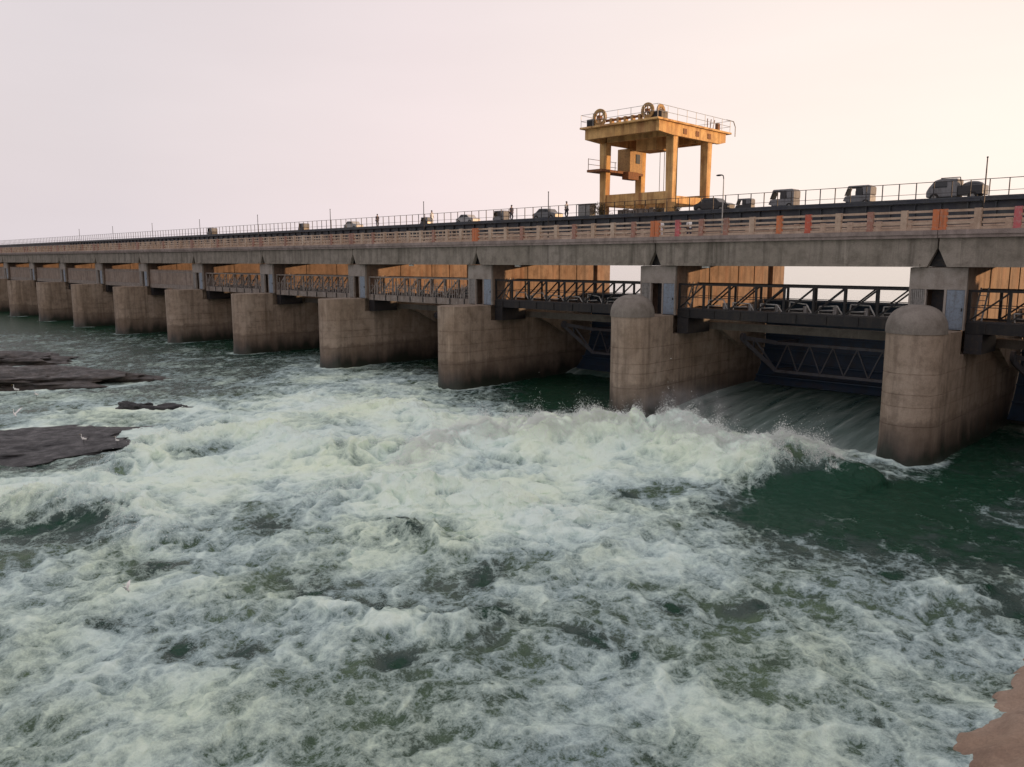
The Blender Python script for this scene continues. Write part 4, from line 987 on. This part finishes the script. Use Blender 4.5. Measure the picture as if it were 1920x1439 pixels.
# ------------------------------------------------------------------ egrets
def egret(x, y, z, rz, lab, s=1.0, fly=False):
    o = empty('egret', (x, y, z), rz, lab, 'bird', 'white birds by the rocks'); o.scale = (s,) * 3
    bm = bmesh.new(); L = bm.verts.layers.skin.verify(); pts = [((.22, 0, .38), .015), ((.10, 0, .44), .055), ((-.02, 0, .50), .075), ((-.12, 0, .57), .045), ((-.17, 0, .68), .022), ((-.12, 0, .78), .02), ((-.15, 0, .87), .026), ((-.19, 0, .88), .018)]
    vs = []
    for p, r_ in pts:
        v = bm.verts.new(p); v[L].radius = (r_, r_); vs.append(v)
    for a, b in zip(vs[:-1], vs[1:]): bm.edges.new((a, b))
    vs[2][L].use_root = True
    me = bpy.data.meshes.new('body'); bm.to_mesh(me); bm.free(); me.materials.append(M['feather'])
    b = bpy.data.objects.new('body', me); COL.objects.link(b); b.parent = o; b.modifiers.new('skin', 'SKIN'); q = b.modifiers.new('sub', 'SUBSURF'); q.levels = 1; q.render_levels = 1
    MB().cyl((-.2, 0, .88), (-.33, 0, .86), .013, 6, .002).build('beak', M['beak'], o)
    if fly:
        for sg in (-1, 1): MB().poly([(.05, sg * .05, .55), (-.12, sg * .05, .57), (-.16, sg * .35, .82), (-.02, sg * .62, .98), (.08, sg * .3, .76)], [(0, 1, 2, 3, 4)]).poly([(.05, sg * .05, .53), (-.12, sg * .05, .55), (-.16, sg * .35, .80), (-.02, sg * .62, .98), (.08, sg * .3, .74)], [(4, 3, 2, 1, 0)]).build('wing', M['feather'], o)
    else:
        for sg in (-1, 1): MB().ell((.06, sg * .06, .47), (.17, .02, .06)).build('wing', M['feather'], o, True)
    for sg in (-1, 1): MB().cyl((0, sg * .03, .45), (.0 + (.12 if fly else 0), sg * .03, 0 if not fly else .3), .009, 5).build('leg', M['black'], o)
for a in ((-85.2, 17.9, .15, .4, 'white egret standing at the very left edge of the brown rock slab', 1.0), (-81.8, 19.9, .2, 1.2, 'white egret standing upright near the middle of the slab edge', 1.1),
          (-78.4, 20.6, .1, 2.2, 'white egret at the near tip of the slab, right of the other two', 1.0), (-66.7, 16.0, .5, .2, 'white egret flying low over foam left of the smooth black slab', 1.0, True),
          (-55.6, 17.1, .35, 1.0, 'white egret on the black slab beside the breaking foam', .8), (-54.0, 18.6, .3, 2.0, 'white egret at the right tip of the black slab', .7),
          (-27.4, 9.4, .9, .8, 'lone white egret flying low over the foreground foam', .5, True)): egret(*a)

# ------------------------------------------------------------------ spray thrown up along the breaking crests
def spray():
    P = []; S = []
    for pts, H, wf, wn_ in RIDGES[:4] + RIDGES[6:7]:
        L = [math.dist(a, b) for a, b in zip(pts[:-1], pts[1:])]; tot = sum(L); n = int((4200 if H > 1.5 else 420) * tot * (.6 if H < 1 else 1))
        t = rng.random(n) * (len(pts) - 1); i = np.minimum(t.astype(int), len(pts) - 2); f = t - i; a = np.array(pts)
        q = a[i] * (1 - f)[:, None] + a[i + 1] * f[:, None]
        q = q + rng.normal(0, .75, q.shape) + (np.array([.35, -.9])[None] * rng.random((n, 1)) * wn_ * .6)
        h, A = river(q[:, 0], q[:, 1])
        clump = np.clip(perlin(q[:, 0] / 1.3, q[:, 1] / 1.3, 900) * 2 + .45, 0, 1.5)
        up = rng.exponential(.15, n) * clump * (1.5 if H > 1.5 else .8)
        ok = A > .45
        P.append(np.stack([q[:, 0], q[:, 1], h + up], -1)[ok]); S.append((.006 + rng.random(n) ** 4 * .010)[ok] * (1.15 if H > 1.5 else 1))
    P = np.concatenate(P); S = np.concatenate(S); n = len(P)
    T = np.array([(1, 1, 1), (1, -1, -1), (-1, 1, -1), (-1, -1, 1)], np.float32)
    V = P[:, None, :] + T[None] * S[:, None, None] * (1 + .5 * rng.random((n, 4, 3)))
    fi = np.array([(0, 1, 2), (0, 3, 1), (0, 2, 3), (1, 3, 2)])
    q = (fi[None] + (np.arange(n) * 4)[:, None, None]).reshape(-1, 3)
    me = bpy.data.meshes.new('spray'); me.vertices.add(n * 4); me.vertices.foreach_set('co', V.astype(np.float32).ravel())
    me.loops.add(q.size); me.loops.foreach_set('vertex_index', q.astype(np.int32).ravel()); me.polygons.add(len(q)); me.polygons.foreach_set('loop_start', (np.arange(len(q)) * 3).astype(np.int32)); me.update(calc_edges=True)
    m, t, b = mat('spray_droplets'); b.inputs['Base Color'].default_value = (.85, .9, .87, 1); b.inputs['Roughness'].default_value = .6
    me.materials.append(m); o = bpy.data.objects.new('spray', me); COL.objects.link(o)
    tag(o, 'white droplets of spray thrown up along the breaking crests', 'spray', kind='stuff'); print('spray', n)
spray()

def mist():
    m = bpy.data.materials.new('mist'); m.use_nodes = True; t = m.node_tree; t.nodes.clear()
    o = t.nodes.new('ShaderNodeOutputMaterial')
    p = nd(t, 'ShaderNodeTexCoord').outputs['Object']
    ln = nd(t, 'ShaderNodeVectorMath', {0: p}, operation='LENGTH').outputs['Value']
    fo = mrange(t, ln, 1, .2); fo = math_(t, 'MULTIPLY', fo, fo)
    nz = mrange(t, noise(t, pos(t), .75, 4, .6), .40, .70, 0, 1)
    v = nd(t, 'ShaderNodeVolumePrincipled', {'Color': (.99, 1, 1, 1), 'Density': math_(t, 'MULTIPLY', math_(t, 'MULTIPLY', fo, nz), .7), 'Anisotropy': .2})
    t.links.new(v.outputs[0], o.inputs['Volume'])
    for i, (x, y, z, rx, ry, rz_, a) in enumerate(((-28.5, 46.8, 1.8, 6.0, 2.2, 2.8, .35), (-21.0, 47.0, .9, 5.5, 1.7, 1.5, .1))):
        me = MB().ell((0, 0, 0), (1, 1, 1), 20, 14).mesh('mist', m); ob = bpy.data.objects.new('mist', me); COL.objects.link(ob)
        ob.location = (x, y, z); ob.scale = (rx, ry, rz_); ob.rotation_euler = (0, 0, a)
        tag(ob, 'soft white mist hanging over the breaking water', 'mist', 'mist over the breaking crest', 'stuff')
mist()
# ------------------------------------------------------------------ the bank under the viewer
def bank():
    xs = np.concatenate([np.linspace(-8, 3, 160), np.linspace(3.3, 60, 70)]); ys = np.concatenate([np.linspace(-60, 9.8, 90), np.linspace(10, 34, 320), np.linspace(34.3, 48, 30)]); X, Y = np.meshgrid(xs, ys, indexing='xy')
    e = X + 4.7 + .5 * fbm(X, Y, 6, 3, 700)
    Z = np.where(e > 0, .62 * e, 1.3 * e); Z = np.minimum(Z, 10.4) ; Z = Z + .3 * fbm(X, Y, 2.2, 4, 710) + .22 * np.abs(perlin(X / 1.1, Y / 1.1, 720)) + .06 * perlin(X / .4, Y / .4, 721)
    Z = np.where(Y > 33, Z - (Y - 33) * .5 , Z)
    return grid_mesh('riverbank', X, Y, Z, None, None, M['bank'])
tag(bank(), kind='structure')
